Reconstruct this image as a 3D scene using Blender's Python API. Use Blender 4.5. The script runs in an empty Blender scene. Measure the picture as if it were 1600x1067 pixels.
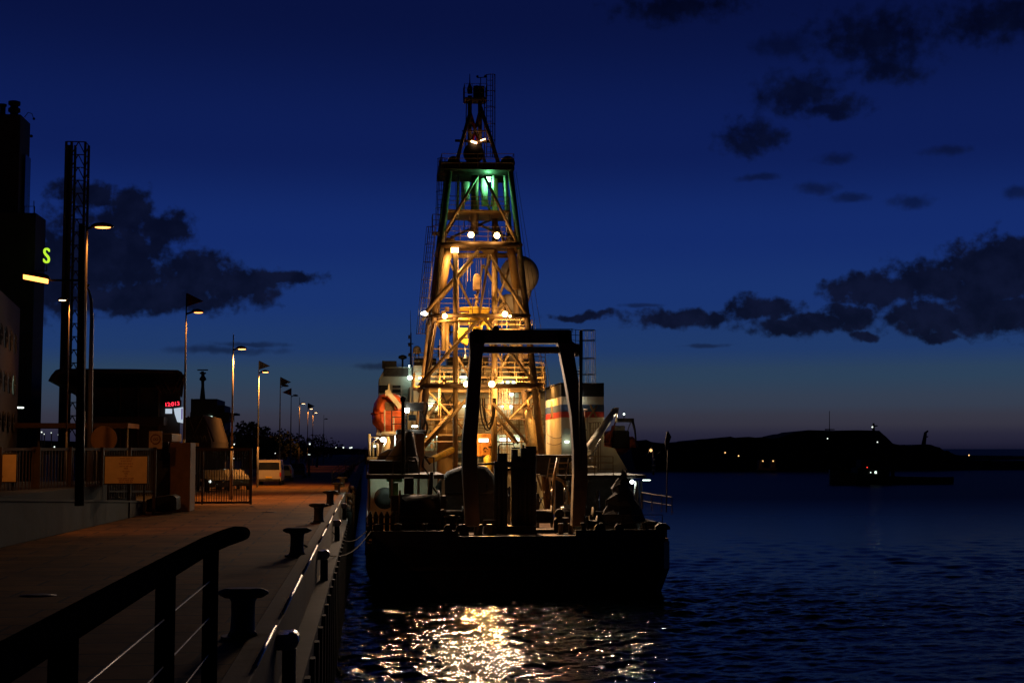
import bpy, bmesh, math, random
from mathutils import Vector, Matrix, Euler
random.seed(7)
C = bpy.context.scene
col = C.collection
R = math.radians
# ------------------------------------------------------------------ camera
F = 2222.0                      # focal length in photo pixels (1600 wide)
HOR = 700.0                     # horizon row in the photograph
VPX = 575.0                     # column where the quay direction vanishes
CAMZ = 7.5
th = math.atan((HOR - 533.5) / F)
yaw = math.atan((800 - VPX) * math.cos(th) / F)
cd = bpy.data.cameras.new('camera'); cam = bpy.data.objects.new('camera', cd); col.objects.link(cam)
cam.location = (0, 0, CAMZ); cam.rotation_euler = Euler((R(90) + th, 0, -yaw), 'XYZ')
cd.sensor_width = 36; cd.lens = F / 1600 * 36; cd.clip_start = 0.1; cd.clip_end = 30000
C.camera = cam
RM = cam.rotation_euler.to_matrix()
def ray(px, py):
    return RM @ Vector(((px - 800) / F, (533.5 - py) / F, -1))
def at(px, py, Y):              # real place of a photographed point that stands Y metres along the quay
    d = ray(px, py); return Vector((0, 0, CAMZ)) + d * (Y / d.y)
def onz(px, py, z):
    d = ray(px, py); return Vector((0, 0, CAMZ)) + d * ((z - CAMZ) / d.z)
def azel(px, py):
    d = ray(px, py).normalized()
    return math.atan2(d.x, d.y) / R(1), math.asin(d.z) / R(1)
# ------------------------------------------------------------------ world: dusk sky with scattered clouds
def lin(r, g, b):
    f = lambda c: (c / 255 / 12.92) if c <= 10 else ((c / 255 + .055) / 1.055) ** 2.4
    return (f(r), f(g), f(b), 1)
W = bpy.data.worlds.new('World'); C.world = W; W.use_nodes = True
nt = W.node_tree; nt.nodes.clear()
def N(t, **k):
    n = nt.nodes.new(t)
    for a, b in k.items(): setattr(n, a, b)
    return n
def L(a, b): nt.links.new(a, b)
def M_(op, a, b=None, c=None, clamp=False):
    n = N('ShaderNodeMath', operation=op, use_clamp=clamp)
    for i, v in enumerate((a, b, c)):
        if v is None: continue
        if isinstance(v, (int, float)): n.inputs[i].default_value = v
        else: L(v, n.inputs[i])
    return n.outputs[0]
tc = N('ShaderNodeTexCoord'); sp = N('ShaderNodeSeparateXYZ'); L(tc.outputs['Generated'], sp.inputs[0])
el = M_('MULTIPLY', M_('ARCSINE', sp.outputs[2]), 57.29578)
az = M_('MULTIPLY', M_('ARCTAN2', sp.outputs[0], sp.outputs[1]), 57.29578)
elr = M_('DIVIDE', M_('ADD', el, 5), 95, clamp=True)
ramp = N('ShaderNodeValToRGB'); L(elr, ramp.inputs[0])
ramp.color_ramp.interpolation = 'EASE'
stops = [(-5, (6, 7, 18)), (-.2, (14, 15, 36)), (.35, (35, 34, 54)), (1.1, (53, 52, 65)), (1.9, (51, 61, 79)), (2.9, (43, 64, 88)), (4.1, (30, 56, 104)),
         (6.0, (24, 50, 110)), (8.5, (19, 42, 106)), (12, (13, 29, 85)), (17.5, (8, 18, 62)), (26, (3, 7, 24)), (50, (1, 3, 10)), (90, (1, 1, 5))]
cr = ramp.color_ramp
while len(cr.elements) > 1: cr.elements.remove(cr.elements[-1])
for i, (e, c) in enumerate(stops):
    x = (e + 5) / 95
    elx = cr.elements[0] if i == 0 else cr.elements.new(x)
    elx.position = x; elx.color = lin(*c)
# clouds: ellipses of (azimuth, elevation) broken up by noise
uv = N('ShaderNodeCombineXYZ'); L(az, uv.inputs[0]); L(el, uv.inputs[1])
def noise(scale, det, rough, off, vec):
    n = N('ShaderNodeTexNoise'); n.inputs['Scale'].default_value = scale; n.inputs['Detail'].default_value = det
    n.inputs['Roughness'].default_value = rough
    a = N('ShaderNodeVectorMath', operation='ADD'); L(vec, a.inputs[0]); a.inputs[1].default_value = off
    L(a.outputs[0], n.inputs['Vector']); return n
n1 = noise(.55, 6, .55, (3, 9, 1), uv.outputs[0])
sub = N('ShaderNodeVectorMath', operation='SUBTRACT'); L(n1.outputs['Color'], sub.inputs[0]); sub.inputs[1].default_value = (.5, .5, .5)
mul = N('ShaderNodeVectorMath', operation='MULTIPLY'); L(sub.outputs[0], mul.inputs[0]); mul.inputs[1].default_value = (2.6, 1.3, 0)
wv = N('ShaderNodeVectorMath', operation='ADD'); L(uv.outputs[0], wv.inputs[0]); L(mul.outputs[0], wv.inputs[1])
n2 = noise(2.0, 5, .54, (1, 2, 7), uv.outputs[0])
clouds = [(130,305,45,22),(200,325,42,30),(250,358,42,32),(165,400,110,82),(300,432,75,40),(370,445,70,32),(425,436,72,13),(240,466,160,24),(90,430,80,62),
 (918,494,58,8),(1055,500,74,17),(1110,490,45,13),(1185,483,58,17),(1245,507,86,18),(1325,494,45,19),(1342,522,24,12),
 (1370,452,88,28),(1455,438,92,36),(1560,430,100,56),(1585,398,70,30),(1455,498,80,28),(1545,490,110,36),(1475,524,34,11)]
upper = [(1240,148,66,38),(1295,168,60,15),(1175,215,56,28),(1365,58,110,48),(1385,108,62,28),(1575,28,120,40),(1060,12,110,26)]
faint = [(350,547,100,8),(395,538,60,5),(600,572,50,6),(1280,295,34,11),(1330,309,34,9),(1428,316,36,13),(1592,300,30,12),(1192,277,38,7),(1305,248,30,11),(1000,478,38,4),(1105,540,44,4),(1230,70,60,22),(1480,235,44,9)]
def field(lst, vec, grow=1.0):
    cur = None
    for (px, py, rx, ry) in lst:
        a, e = azel(px, py); k = F * R(1)
        s = N('ShaderNodeVectorMath', operation='SUBTRACT'); L(vec, s.inputs[0]); s.inputs[1].default_value = (a, e, 0)
        m = N('ShaderNodeVectorMath', operation='MULTIPLY'); L(s.outputs[0], m.inputs[0]); m.inputs[1].default_value = (k / rx / grow, k / ry / grow, 0)
        l = N('ShaderNodeVectorMath', operation='LENGTH'); L(m.outputs[0], l.inputs[0])
        cur = l.outputs['Value'] if cur is None else M_('MINIMUM', cur, l.outputs['Value'])
    return cur
def smooth(v, a, b):
    n = N('ShaderNodeMapRange', interpolation_type='SMOOTHSTEP'); L(v, n.inputs[0])
    n.inputs[1].default_value = a; n.inputs[2].default_value = b; n.inputs[3].default_value = 0; n.inputs[4].default_value = 1
    return n.outputs[0]
d1 = M_('ADD', field(clouds, wv.outputs[0]), M_('MULTIPLY', M_('SUBTRACT', n2.outputs['Fac'], .5), 1.5))
c1 = M_('MULTIPLY', smooth(M_('SUBTRACT', 1.1, d1), -.14, .46), .95)
wv2 = N('ShaderNodeVectorMath', operation='MULTIPLY_ADD'); L(sub.outputs[0], wv2.inputs[0]); wv2.inputs[1].default_value = (1.2, .35, 0); L(uv.outputs[0], wv2.inputs[2])
d2 = M_('ADD', field(faint, wv2.outputs[0]), M_('MULTIPLY', M_('SUBTRACT', n2.outputs['Fac'], .5), 1.2))
c2 = M_('MULTIPLY', smooth(M_('SUBTRACT', 1.0, d2), -.2, .8), .6)
d3 = M_('ADD', field(upper, wv.outputs[0]), M_('MULTIPLY', M_('SUBTRACT', n2.outputs['Fac'], .5), 1.7))
c3 = M_('MULTIPLY', smooth(M_('SUBTRACT', 1.0, d3), -.25, .75), .85)
cm = M_('MAXIMUM', M_('MAXIMUM', c1, c2), c3)
# cloud body colour: dark slate, a little paler low down and in thin wisps
cc = N('ShaderNodeValToRGB'); L(elr, cc.inputs[0]); e0 = cc.color_ramp.elements
e0[0].position = (3 + 5) / 95; e0[0].color = lin(19, 24, 50); e0[1].position = (17 + 5) / 95; e0[1].color = lin(4, 9, 30)
n3 = noise(.9, 5, .55, (8, 1, 4), uv.outputs[0])
cv = N('ShaderNodeVectorMath', operation='SCALE'); L(cc.outputs[0], cv.inputs[0]); L(M_('ADD', M_('MULTIPLY', smooth(n3.outputs['Fac'], .35, .7), .4), .42), cv.inputs['Scale'])
mx = N('ShaderNodeMix', data_type='RGBA'); L(cm, mx.inputs[0]); L(ramp.outputs[0], mx.inputs[6]); L(cv.outputs[0], mx.inputs[7])
azf = N('ShaderNodeMapRange', interpolation_type='SMOOTHSTEP'); L(M_('ABSOLUTE', M_('SUBTRACT', az, 8)), azf.inputs[0])
for i, v in enumerate((30, 110, 1, .10)): azf.inputs[i + 1].default_value = v
sc_ = N('ShaderNodeVectorMath', operation='SCALE'); L(mx.outputs[2], sc_.inputs[0]); L(azf.outputs[0], sc_.inputs['Scale'])
bg = N('ShaderNodeBackground'); L(sc_.outputs[0], bg.inputs[0]); bg.inputs[1].default_value = 1.0
wo = N('ShaderNodeOutputWorld'); L(bg.outputs[0], wo.inputs[0])
# ------------------------------------------------------------------ render settings
C.view_settings.view_transform = 'Standard'; C.view_settings.look = 'None'
C.view_settings.exposure = 0; C.view_settings.gamma = 1
C.render.engine = 'CYCLES'
C.cycles.use_denoising = True; C.cycles.denoising_prefilter = 'ACCURATE'; C.cycles.denoising_input_passes = 'RGB_ALBEDO_NORMAL'; C.cycles.use_adaptive_sampling = False
C.cycles.max_bounces = 6; C.cycles.diffuse_bounces = 3; C.cycles.glossy_bounces = 3
C.cycles.sample_clamp_indirect = 4; C.cycles.sample_clamp_direct = 0
C.cycles.caustics_reflective = False; C.cycles.caustics_refractive = False
C.cycles.light_sampling_threshold = 0.003
# ------------------------------------------------------------------ materials
def mat(name, c, rough=.6, metal=0, var=.25, scale=3, bump=.0, c2=None, detail=6, stretch=(1, 1, 1), spec=.5):
    m = bpy.data.materials.new(name); m.use_nodes = True; t = m.node_tree; b = t.nodes['Principled BSDF']
    g = t.nodes.new('ShaderNodeTexCoord'); mp = t.nodes.new('ShaderNodeMapping'); mp.inputs['Scale'].default_value = stretch
    t.links.new(g.outputs['Object'], mp.inputs[0])
    n = t.nodes.new('ShaderNodeTexNoise'); n.inputs['Scale'].default_value = scale; n.inputs['Detail'].default_value = detail; n.inputs['Roughness'].default_value = .65
    t.links.new(mp.outputs[0], n.inputs['Vector'])
    r = t.nodes.new('ShaderNodeValToRGB'); t.links.new(n.outputs['Fac'], r.inputs[0])
    a = tuple(x * (1 - var) for x in c); z = c2 or tuple(min(1, x * (1 + var)) for x in c)
    r.color_ramp.elements[0].position = .35; r.color_ramp.elements[0].color = (*a, 1)
    r.color_ramp.elements[1].position = .68; r.color_ramp.elements[1].color = (*z, 1)
    t.links.new(r.outputs[0], b.inputs['Base Color'])
    b.inputs['Metallic'].default_value = metal; b.inputs['Specular IOR Level'].default_value = spec
    mr = t.nodes.new('ShaderNodeMapRange'); t.links.new(n.outputs['Fac'], mr.inputs[0]); mr.inputs[3].default_value = max(.03, rough - .12); mr.inputs[4].default_value = min(1, rough + .15)
    t.links.new(mr.outputs[0], b.inputs['Roughness'])
    if bump:
        bp = t.nodes.new('ShaderNodeBump'); bp.inputs['Distance'].default_value = bump; bp.inputs['Strength'].default_value = .8
        t.links.new(n.outputs['Fac'], bp.inputs['Height']); t.links.new(bp.outputs[0], b.inputs['Normal'])
    return m
def emit(name, c, s):
    m = bpy.data.materials.new(name); m.use_nodes = True; t = m.node_tree; b = t.nodes['Principled BSDF']
    b.inputs['Base Color'].default_value = (.6, .6, .6, 1); b.inputs['Emission Color'].default_value = (*c, 1); b.inputs['Emission Strength'].default_value = s
    m.cycles.emission_sampling = 'FRONT' if name in ('cool tube light', 'bright cool tube light', 'green lamp', 'red mast lamp', 'warm work lamp') else 'NONE'
    return m
K = dict(
 steel=mat('worn bright steel', (.55, .50, .42), .28, .8, var=.3, scale=8), gloss=mat('glossy dark machinery paint', (.03, .026, .022), .22, var=.4, scale=4), wallc=mat('mossy dark concrete', (.04, .038, .026), .85, var=.35, scale=1.2, bump=.02), cream=mat('cream ship paint', (.66, .60, .44), .45, var=.18, scale=1.2, stretch=(1, 1, .35), c2=(.72, .66, .50)),
 greencream=mat('pale green ship paint', (.42, .47, .42), .5, var=.2, scale=.8),
 ochre=mat('ochre derrick paint', (.32, .21, .085), .45, var=.25, scale=2, stretch=(1, 1, .4)),
 rust=mat('weathered derrick steel', (.17, .105, .05), .55, var=.4, scale=2.5),
 yellow=mat('yellow machinery paint', (.75, .50, .06), .4, var=.25, scale=3),
 black=mat('black ship paint', (.012, .011, .010), .65, var=.4, scale=2, spec=.2),
 dsteel=mat('dark deck steel', (.035, .03, .026), .6, var=.45, scale=3, spec=.3),
 hull=mat('black hull paint with streaks', (.018, .018, .018), .45, var=.4, scale=1.5, stretch=(1, 1, .2), bump=.01),
 frame=mat('dark brown gantry paint', (.17, .14, .11), .7, var=.25, scale=1.5, stretch=(1, 1, .3), spec=.2),
 deck=mat('wet steel deck', (.24, .15, .09), .32, var=.5, scale=1.8, bump=.02),
 orange=mat('orange fibreglass', (.72, .13, .03), .4, var=.25, scale=2.2),
 obox=mat('orange cabinet paint', (.62, .24, .04), .45),
 red=mat('red band paint and red glow', (.42, .03, .02), .5), blue=mat('blue band paint', (.05, .10, .22), .5),
 white=mat('white paint', (.72, .70, .66), .45, var=.1), grey=mat('grey galvanised steel', (.32, .32, .31), .45, .6, var=.2),
 glass=mat('dark window glass', (.015, .018, .022), .08, var=.1), mrope=mat('dark mooring rope', (.035,.03,.022), .9, spec=.1), rope=mat('rubber hose', (.05, .035, .025), .6),
 tarp=mat('black tarpaulin', (.010, .010, .011), .7, scale=5, bump=.05),
 radome=mat('weathered radome shell', (.36, .30, .24), .6, var=.15, scale=.8),
 conc=mat('quay concrete', (.095, .056, .028), .8, var=.3, scale=1.5, bump=.02),
 pil=mat('brown rendered pillar', (.30, .17, .09), .8, var=.2, scale=2),
 build=mat('dark building cladding', (.045, .043, .038), .7, var=.2, scale=.4),
 bpanel=mat('grey facade panel', (.028, .026, .02), .7, var=.2, scale=.3),
 dgreen=mat('dark green painted steel', (.04, .055, .035), .5, var=.3),
 iron=mat('bollard cast iron', (.035, .032, .030), .55, var=.4, scale=6, bump=.01),
 rail=mat('dark weathered handrail', (.011, .012, .011), .75, var=.5, scale=12, bump=.004, spec=.0),
 pole=mat('lamp post paint', (.26, .24, .21), .45, .2, var=.15), gate=mat('gate steel', (.06, .042, .024), .7, 0, spec=.15),
 tyre=mat('tyre rubber', (.02, .02, .02), .8), vanp=mat('white van paint', (.40, .36, .31), .3, var=.06), darkcar=mat('dark car paint', (.02, .02, .024), .55, var=.1),
 signb=mat('cream sign board', (.70, .50, .26), .6, var=.08), ink=mat('red brown lettering', (.22, .03, .015), .6), redlens=mat('red lamp lens', (.4, .02, .02), .2),
 leaf=mat('dark foliage', (.05, .07, .03), .8, var=.5, scale=2), bark=mat('bark', (.03, .022, .015), .9), flagr=mat('red pennant cloth', (.45, .06, .03), .8), flagd=mat('navy pennant cloth', (.03, .03, .06), .8),
 land=mat('dark scrub and rock', (.035, .035, .028), .95, var=.5, scale=.1), greenp=mat('green machinery paint', (.12, .45, .20), .45),
)
E = dict(
 sod=emit('sodium flood lens', (1, .60, .22), 28), sod2=emit('sodium flood lens small', (1, .55, .18), 12),
 mast=emit('red mast lamp', (1, .10, .03), 30), mastw=emit('warm work lamp', (1, .55, .25), 14), green=emit('green lamp', (.2, 1, .36), 110),
 tube=emit('cool tube light', (.80, 1, .82), 6), tubeb=emit('bright cool tube light', (.78, 1, .86), 13), lamp=emit('cool white lamp', (.95, 1, .9), 30),
 street=emit('street lamp lens', (1, .30, .065), 5), streetm=emit('strong street lamp lens', (1, .32, .08), 8), streetb=emit('bright street lamp lens', (1, .30, .055), 5), streetw=emit('pale street lamp lens', (1, .55, .28), 7),
 far=emit('far lamp', (1, .55, .2), 1.7), farw=emit('far white lamp', (.9, 1, .9), 1.5), redl=emit('red display', (1, .02, .05), 3.0), scr=emit('lit poster panel', (.70, .85, 1), .62),
 purp=emit('violet poster stripe', (.12, .06, .35), .6), winl=emit('lit window', (.75, 1, .85), 2.2), winlow=emit('dim lit window', (.45, .65, .5), .45), sgreen=emit('yellow green neon', (.50, .85, .03), 1.1), redd=emit('red dot', (1, .05, .03), 2),
 tail=emit('parking light', (.9, 1, .9), 1.6), dimw=emit('dim pale window', (.5, .55, .6), .06))
# ------------------------------------------------------------------ mesh helpers
V = Vector
class MB:
    def __init__(s): s.bm = bmesh.new()
    def box(s, a, b, rot=None, taper=None):
        a = V(a); b = V(b); vs = []
        for z in (a.z, b.z):
            for x, y in ((a.x, a.y), (b.x, a.y), (b.x, b.y), (a.x, b.y)):
                if taper and z == b.z:
                    cx, cy = (a.x + b.x) / 2, (a.y + b.y) / 2; x = cx + (x - cx) * taper; y = cy + (y - cy) * taper
                vs.append(s.bm.verts.new((x, y, z)))
        for f in ((3, 2, 1, 0), (4, 5, 6, 7), (0, 1, 5, 4), (1, 2, 6, 5), (2, 3, 7, 6), (3, 0, 4, 7)): s.bm.faces.new([vs[i] for i in f])
        return s
    def ring(s, c, u, v, r, n): return [s.bm.verts.new(c + (u * math.cos(t) + v * math.sin(t)) * r) for t in [2 * math.pi * i / n for i in range(n)]]
    def tube(s, p, q, r=.1, r2=None, n=8):
        p = V(p); q = V(q); d = (q - p)
        if d.length < 1e-6: return s
        d.normalize(); u = d.orthogonal().normalized(); v = d.cross(u); r2 = r if r2 is None else r2
        A = s.ring(p, u, v, r, n); B = s.ring(q, u, v, r2, n)
        for i in range(n): f = s.bm.faces.new((A[i], A[(i + 1) % n], B[(i + 1) % n], B[i])); f.smooth = n > 5
        s.bm.faces.new(A[::-1]); s.bm.faces.new(B); return s
    def bar(s, p, q, w, h):        # rectangular bar; w sideways, h vertical
        p = V(p); q = V(q); d = (q - p).normalized(); up = V((0, 0, 1)) if abs(d.z) < .95 else V((0, 1, 0))
        sd = d.cross(up).normalized() * w / 2; u = sd.cross(d).normalized() * h / 2; vs = []
        for c in (p, q):
            for k in ((-1, -1), (1, -1), (1, 1), (-1, 1)): vs.append(s.bm.verts.new(c + sd * k[0] + u * k[1]))
        for f in ((3, 2, 1, 0), (4, 5, 6, 7), (0, 1, 5, 4), (1, 2, 6, 5), (2, 3, 7, 6), (3, 0, 4, 7)): s.bm.faces.new([vs[i] for i in f])
        return s
    def path(s, pts, r, n=8):
        pts = [V(p) for p in pts]; rings = []
        for i, p in enumerate(pts):
            d = (pts[min(i + 1, len(pts) - 1)] - pts[max(i - 1, 0)]).normalized()
            ref = V((0, 0, 1)) if abs(d.z) < .9 else V((0, 1, 0)); u = d.cross(ref).normalized(); v = u.cross(d)
            rr = r[i] if isinstance(r, (list, tuple)) else r
            rings.append(s.ring(p, u, v, rr, n))
        for A, B in zip(rings, rings[1:]):
            for i in range(n): f = s.bm.faces.new((A[i], A[(i + 1) % n], B[(i + 1) % n], B[i])); f.smooth = True
        s.bm.faces.new(rings[0][::-1]); s.bm.faces.new(rings[-1]); return s
    def ball(s, c, r, sc=(1, 1, 1), n=16, m=10):
        c = V(c); rows = []
        for j in range(1, m):
            t = math.pi * j / m
            rows.append([s.bm.verts.new(c + V((math.sin(t) * math.cos(2 * math.pi * i / n) * r * sc[0], math.sin(t) * math.sin(2 * math.pi * i / n) * r * sc[1], math.cos(t) * r * sc[2]))) for i in range(n)])
        T = s.bm.verts.new(c + V((0, 0, r * sc[2]))); B = s.bm.verts.new(c - V((0, 0, r * sc[2])))
        for i in range(n):
            s.bm.faces.new((T, rows[0][i], rows[0][(i + 1) % n])).smooth = True; s.bm.faces.new((B, rows[-1][(i + 1) % n], rows[-1][i])).smooth = True
        for P, Q in zip(rows, rows[1:]):
            for i in range(n): s.bm.faces.new((P[i], Q[i], Q[(i + 1) % n], P[(i + 1) % n])).smooth = True
        return s
    def lathe(s, c, prof, n=16, axis='z'):
        c = V(c); U = {'z': (V((1, 0, 0)), V((0, 1, 0)), V((0, 0, 1))), 'y': (V((1, 0, 0)), V((0, 0, 1)), V((0, 1, 0))), 'x': (V((0, 1, 0)), V((0, 0, 1)), V((1, 0, 0)))}[axis]
        rings = [s.ring(c + U[2] * h, U[0], U[1], max(r, .001), n) for r, h in prof]
        for A, B in zip(rings, rings[1:]):
            for i in range(n): s.bm.faces.new((A[i], A[(i + 1) % n], B[(i + 1) % n], B[i])).smooth = True
        s.bm.faces.new(rings[0]); s.bm.faces.new(rings[-1]); return s
    def prism(s, poly, vec):       # closed polygon (3-D points) pushed along vec
        vec = V(vec); A = [s.bm.verts.new(V(p)) for p in poly]; B = [s.bm.verts.new(V(p) + vec) for p in poly]; n = len(A)
        s.bm.faces.new(A[::-1]); s.bm.faces.new(B)
        for i in range(n): s.bm.faces.new((A[i], A[(i + 1) % n], B[(i + 1) % n], B[i]))
        return s
    def loft(s, secs, smooth=True):
        rs = [[s.bm.verts.new(V(p)) for p in q] for q in secs]; n = len(rs[0])
        for A, B in zip(rs, rs[1:]):
            for i in range(n): s.bm.faces.new((A[i], A[(i + 1) % n], B[(i + 1) % n], B[i])).smooth = smooth
        s.bm.faces.new(rs[0][::-1]); s.bm.faces.new(rs[-1]); return s
    def build(s, name, m, parent=None, bev=0, label=None):
        bmesh.ops.recalc_face_normals(s.bm, faces=s.bm.faces[:])
        me = bpy.data.meshes.new(name); s.bm.to_mesh(me); s.bm.free(); me.materials.append(m)
        o = bpy.data.objects.new(name, me); col.objects.link(o)
        if parent is not None:
            o.parent = parent; o.matrix_parent_inverse = WM.get(parent.name, Matrix()).inverted()
        if bev:
            b = o.modifiers.new('bevel', 'BEVEL'); b.width = bev; b.segments = 2; b.limit_method = 'ANGLE'
        if label: o['label'] = label
        return o
WM = {}
def tag(o, label, cat, group=None):
    o['label'] = label; o['category'] = cat
    if group: o['group'] = group
    return o
def thing(name, label, cat, loc=(0, 0, 0), group=None):
    o = bpy.data.objects.new(name, None); col.objects.link(o); o.location = loc; o.empty_display_size = .3
    WM[o.name] = Matrix.Translation(V(loc)); return tag(o, label, cat, group)
def struct(o, kind='structure'): o['kind'] = kind; return o
def copy_tree(o, parent=None):
    c = o.copy(); col.objects.link(c)
    if parent is not None: c.parent = parent
    for ch in list(o.children): copy_tree(ch, c)
    return c
def railing(b, pts, h=1.05, rails=3, step=1.5, r=.025):
    pts = [V(p) for p in pts]
    for p, q in zip(pts, pts[1:]):
        n = max(1, round((q - p).length / step))
        for i in range(n + 1):
            a = p.lerp(q, i / n); b.tube(a, a + V((0, 0, h)), r * 1.2, n=5)
        for k in range(rails):
            z = V((0, 0, h * (k + 1) / rails)); b.tube(p + z, q + z, r, n=5)
def ladder(b, p, q, side, w=.4, r=.025, step=.35, cage=0, back=None):
    p = V(p); q = V(q); side = V(side).normalized() * w / 2
    b.tube(p - side, q - side, r, n=5); b.tube(p + side, q + side, r, n=5); n = int((q - p).length / step)
    for i in range(1, n): a = p.lerp(q, i / n); b.tube(a - side, a + side, r * .7, n=4)
    if cage:
        bk = V(back).normalized(); sv = side.normalized(); m = max(2, int((q - p).length / 1.1)); loops = []
        for i in range(m + 1):
            a = p.lerp(q, i / m); pts = [a + sv * math.cos(t) * cage + bk * (math.sin(t) * cage * 1.1) for t in [math.pi * j / 8 for j in range(9)]]
            b.path(pts, r * .9, n=4); loops.append(pts)
        for j in (1, 3, 4, 5, 7):
            b.tube(loops[0][j], loops[-1][j], r * .8, n=4)
def text_mesh(body, size, m, name, parent, loc, rot, depth=.01, align='CENTER'):
    cu = bpy.data.curves.new(name, 'FONT'); cu.body = body; cu.size = size; cu.extrude = depth; cu.align_x = align
    tmp = bpy.data.objects.new('tmp', cu); col.objects.link(tmp)
    dg = bpy.context.evaluated_depsgraph_get(); me = bpy.data.meshes.new_from_object(tmp.evaluated_get(dg))
    bpy.data.objects.remove(tmp)
    me.transform(Matrix.Translation(V(loc)) @ Euler(rot).to_matrix().to_4x4()); me.materials.clear(); me.materials.append(m)
    o = bpy.data.objects.new(name, me); col.objects.link(o)
    if parent is not None: o.parent = parent; o.matrix_parent_inverse = WM.get(parent.name, Matrix()).inverted()
    return o
# ================================================================== SETTING
QZ = 4.5; QX = -1.5
b = MB(); b.box((-400, -60, -3), (QX, 700, QZ - .02))
quay_wall = struct(b.build('quay', K['conc']))
b = MB(); b.box((QX + .001, 12, 3.0), (-1.1, 230, 3.5)); b.box((QX + .001, 12, -3), (-1.16, 230, 2.99))
for i in range(90): b.box((-1.159, 14 + i * 2.4, -3), (-1.0, 14.35 + i * 2.4, 3.4))
tag(b.build('timber_fender', K['black']), 'black timber fender frame running along the foot of the quay wall', 'fender')
# paving (world-space brick pattern)
pm = bpy.data.materials.new('quay brick paving'); pm.use_nodes = True; t = pm.node_tree; pb = t.nodes['Principled BSDF']
g = t.nodes.new('ShaderNodeNewGeometry'); br = t.nodes.new('ShaderNodeTexBrick'); t.links.new(g.outputs['Position'], br.inputs['Vector'])
br.inputs['Scale'].default_value = 1; br.inputs['Brick Width'].default_value = 2.4; br.inputs['Row Height'].default_value = 1.2; br.inputs['Mortar Size'].default_value = .045; br.inputs['Mortar Smooth'].default_value = .3
br.inputs['Color1'].default_value = (.27, .135, .035, 1); br.inputs['Color2'].default_value = (.19, .095, .025, 1); br.inputs['Mortar'].default_value = (.05, .04, .03, 1)
n = t.nodes.new('ShaderNodeTexNoise'); n.inputs['Scale'].default_value = .6; n.inputs['Detail'].default_value = 9; n.inputs['Roughness'].default_value = .7; t.links.new(g.outputs['Position'], n.inputs['Vector'])
mr = t.nodes.new('ShaderNodeMapRange'); t.links.new(n.outputs['Fac'], mr.inputs[0]); mr.inputs[1].default_value = .3; mr.inputs[2].default_value = .7; mr.inputs[3].default_value = .40; mr.inputs[4].default_value = 1.35
ms = t.nodes.new('ShaderNodeVectorMath'); ms.operation = 'SCALE'; t.links.new(br.outputs['Color'], ms.inputs[0]); t.links.new(mr.outputs[0], ms.inputs['Scale']); t.links.new(ms.outputs[0], pb.inputs['Base Color'])
pb.inputs['Roughness'].default_value = .75; pb.inputs['Specular IOR Level'].default_value = .08
bp = t.nodes.new('ShaderNodeBump'); bp.inputs['Distance'].default_value = .02; t.links.new(n.outputs['Fac'], bp.inputs['Height']); t.links.new(bp.outputs[0], pb.inputs['Normal'])
b = MB(); b.box((-11.6, -40, QZ - .02), (QX - .35, 520, QZ)); struct(b.build('promenade', pm))
b = MB(); b.box((QX - .35, -40, QZ - .02), (QX + .03, 520, QZ + .05)); struct(b.build('kerb', K['conc'], bev=.02))
b = MB(); b.box((-400, -40, QZ - .02), (-11.6, 520, QZ + .01)); struct(b.build('road', mat('asphalt', (.05, .048, .045), .85, scale=8, bump=.01)))
# water
WSL = .028         # slope of each wave train
wm_ = bpy.data.materials.new('harbour water'); wm_.use_nodes = True; t = wm_.node_tree; wb = t.nodes['Principled BSDF']
wb.inputs['Base Color'].default_value = (.001, .003, .003, 1); wb.inputs['Roughness'].default_value = .018; wb.inputs['IOR'].default_value = 1.115
g = t.nodes.new('ShaderNodeNewGeometry')
sy_ = t.nodes.new('ShaderNodeSeparateXYZ'); t.links.new(g.outputs['Position'], sy_.inputs[0])
mrw = t.nodes.new('ShaderNodeMapRange'); t.links.new(sy_.outputs[1], mrw.inputs[0])
for i, v in enumerate((62, 210, .02, .42)): mrw.inputs[i + 1].default_value = v
t.links.new(mrw.outputs[0], wb.inputs['Roughness'])
def wnoise(scale, det, sx, sy, rot):
    mp = t.nodes.new('ShaderNodeMapping'); mp.inputs['Scale'].default_value = (sx, sy, 1); mp.inputs['Rotation'].default_value = (0, 0, rot); t.links.new(g.outputs['Position'], mp.inputs[0])
    n = t.nodes.new('ShaderNodeTexNoise'); n.inputs['Scale'].default_value = scale; n.inputs['Detail'].default_value = det; n.inputs['Roughness'].default_value = .55; t.links.new(mp.outputs[0], n.inputs['Vector']); return n.outputs['Fac']
hs = None
for (sc, det, sx, sy, rot, amp) in ((11, 2, .9, 1, .1, .013),):
    m_ = t.nodes.new('ShaderNodeMath'); m_.operation = 'MULTIPLY_ADD'; t.links.new(wnoise(sc, det, sx, sy, rot), m_.inputs[0]); m_.inputs[1].default_value = amp
    if hs is not None: t.links.new(hs, m_.inputs[2])
    else: m_.inputs[2].default_value = 0
    hs = m_.outputs[0]
bp = t.nodes.new('ShaderNodeBump'); bp.inputs['Distance'].default_value = .9; bp.inputs['Strength'].default_value = 1; t.links.new(hs, bp.inputs['Height']); t.links.new(bp.outputs[0], wb.inputs['Normal'])
b = MB(); vs = [b.bm.verts.new(p) for p in ((-9000, -2000, -.4), (9000, -2000, -.4), (9000, 12000, -.4), (-9000, 12000, -.4))]; b.bm.faces.new(vs); struct(b.build('sea', wm_))
import numpy as np
ys = list(np.arange(36, 78, .07))
dy_ = .07
while ys[-1] < 900: dy_ = min(dy_ * 1.02, ys[-1] * .0075); ys.append(ys[-1] + dy_)
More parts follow.
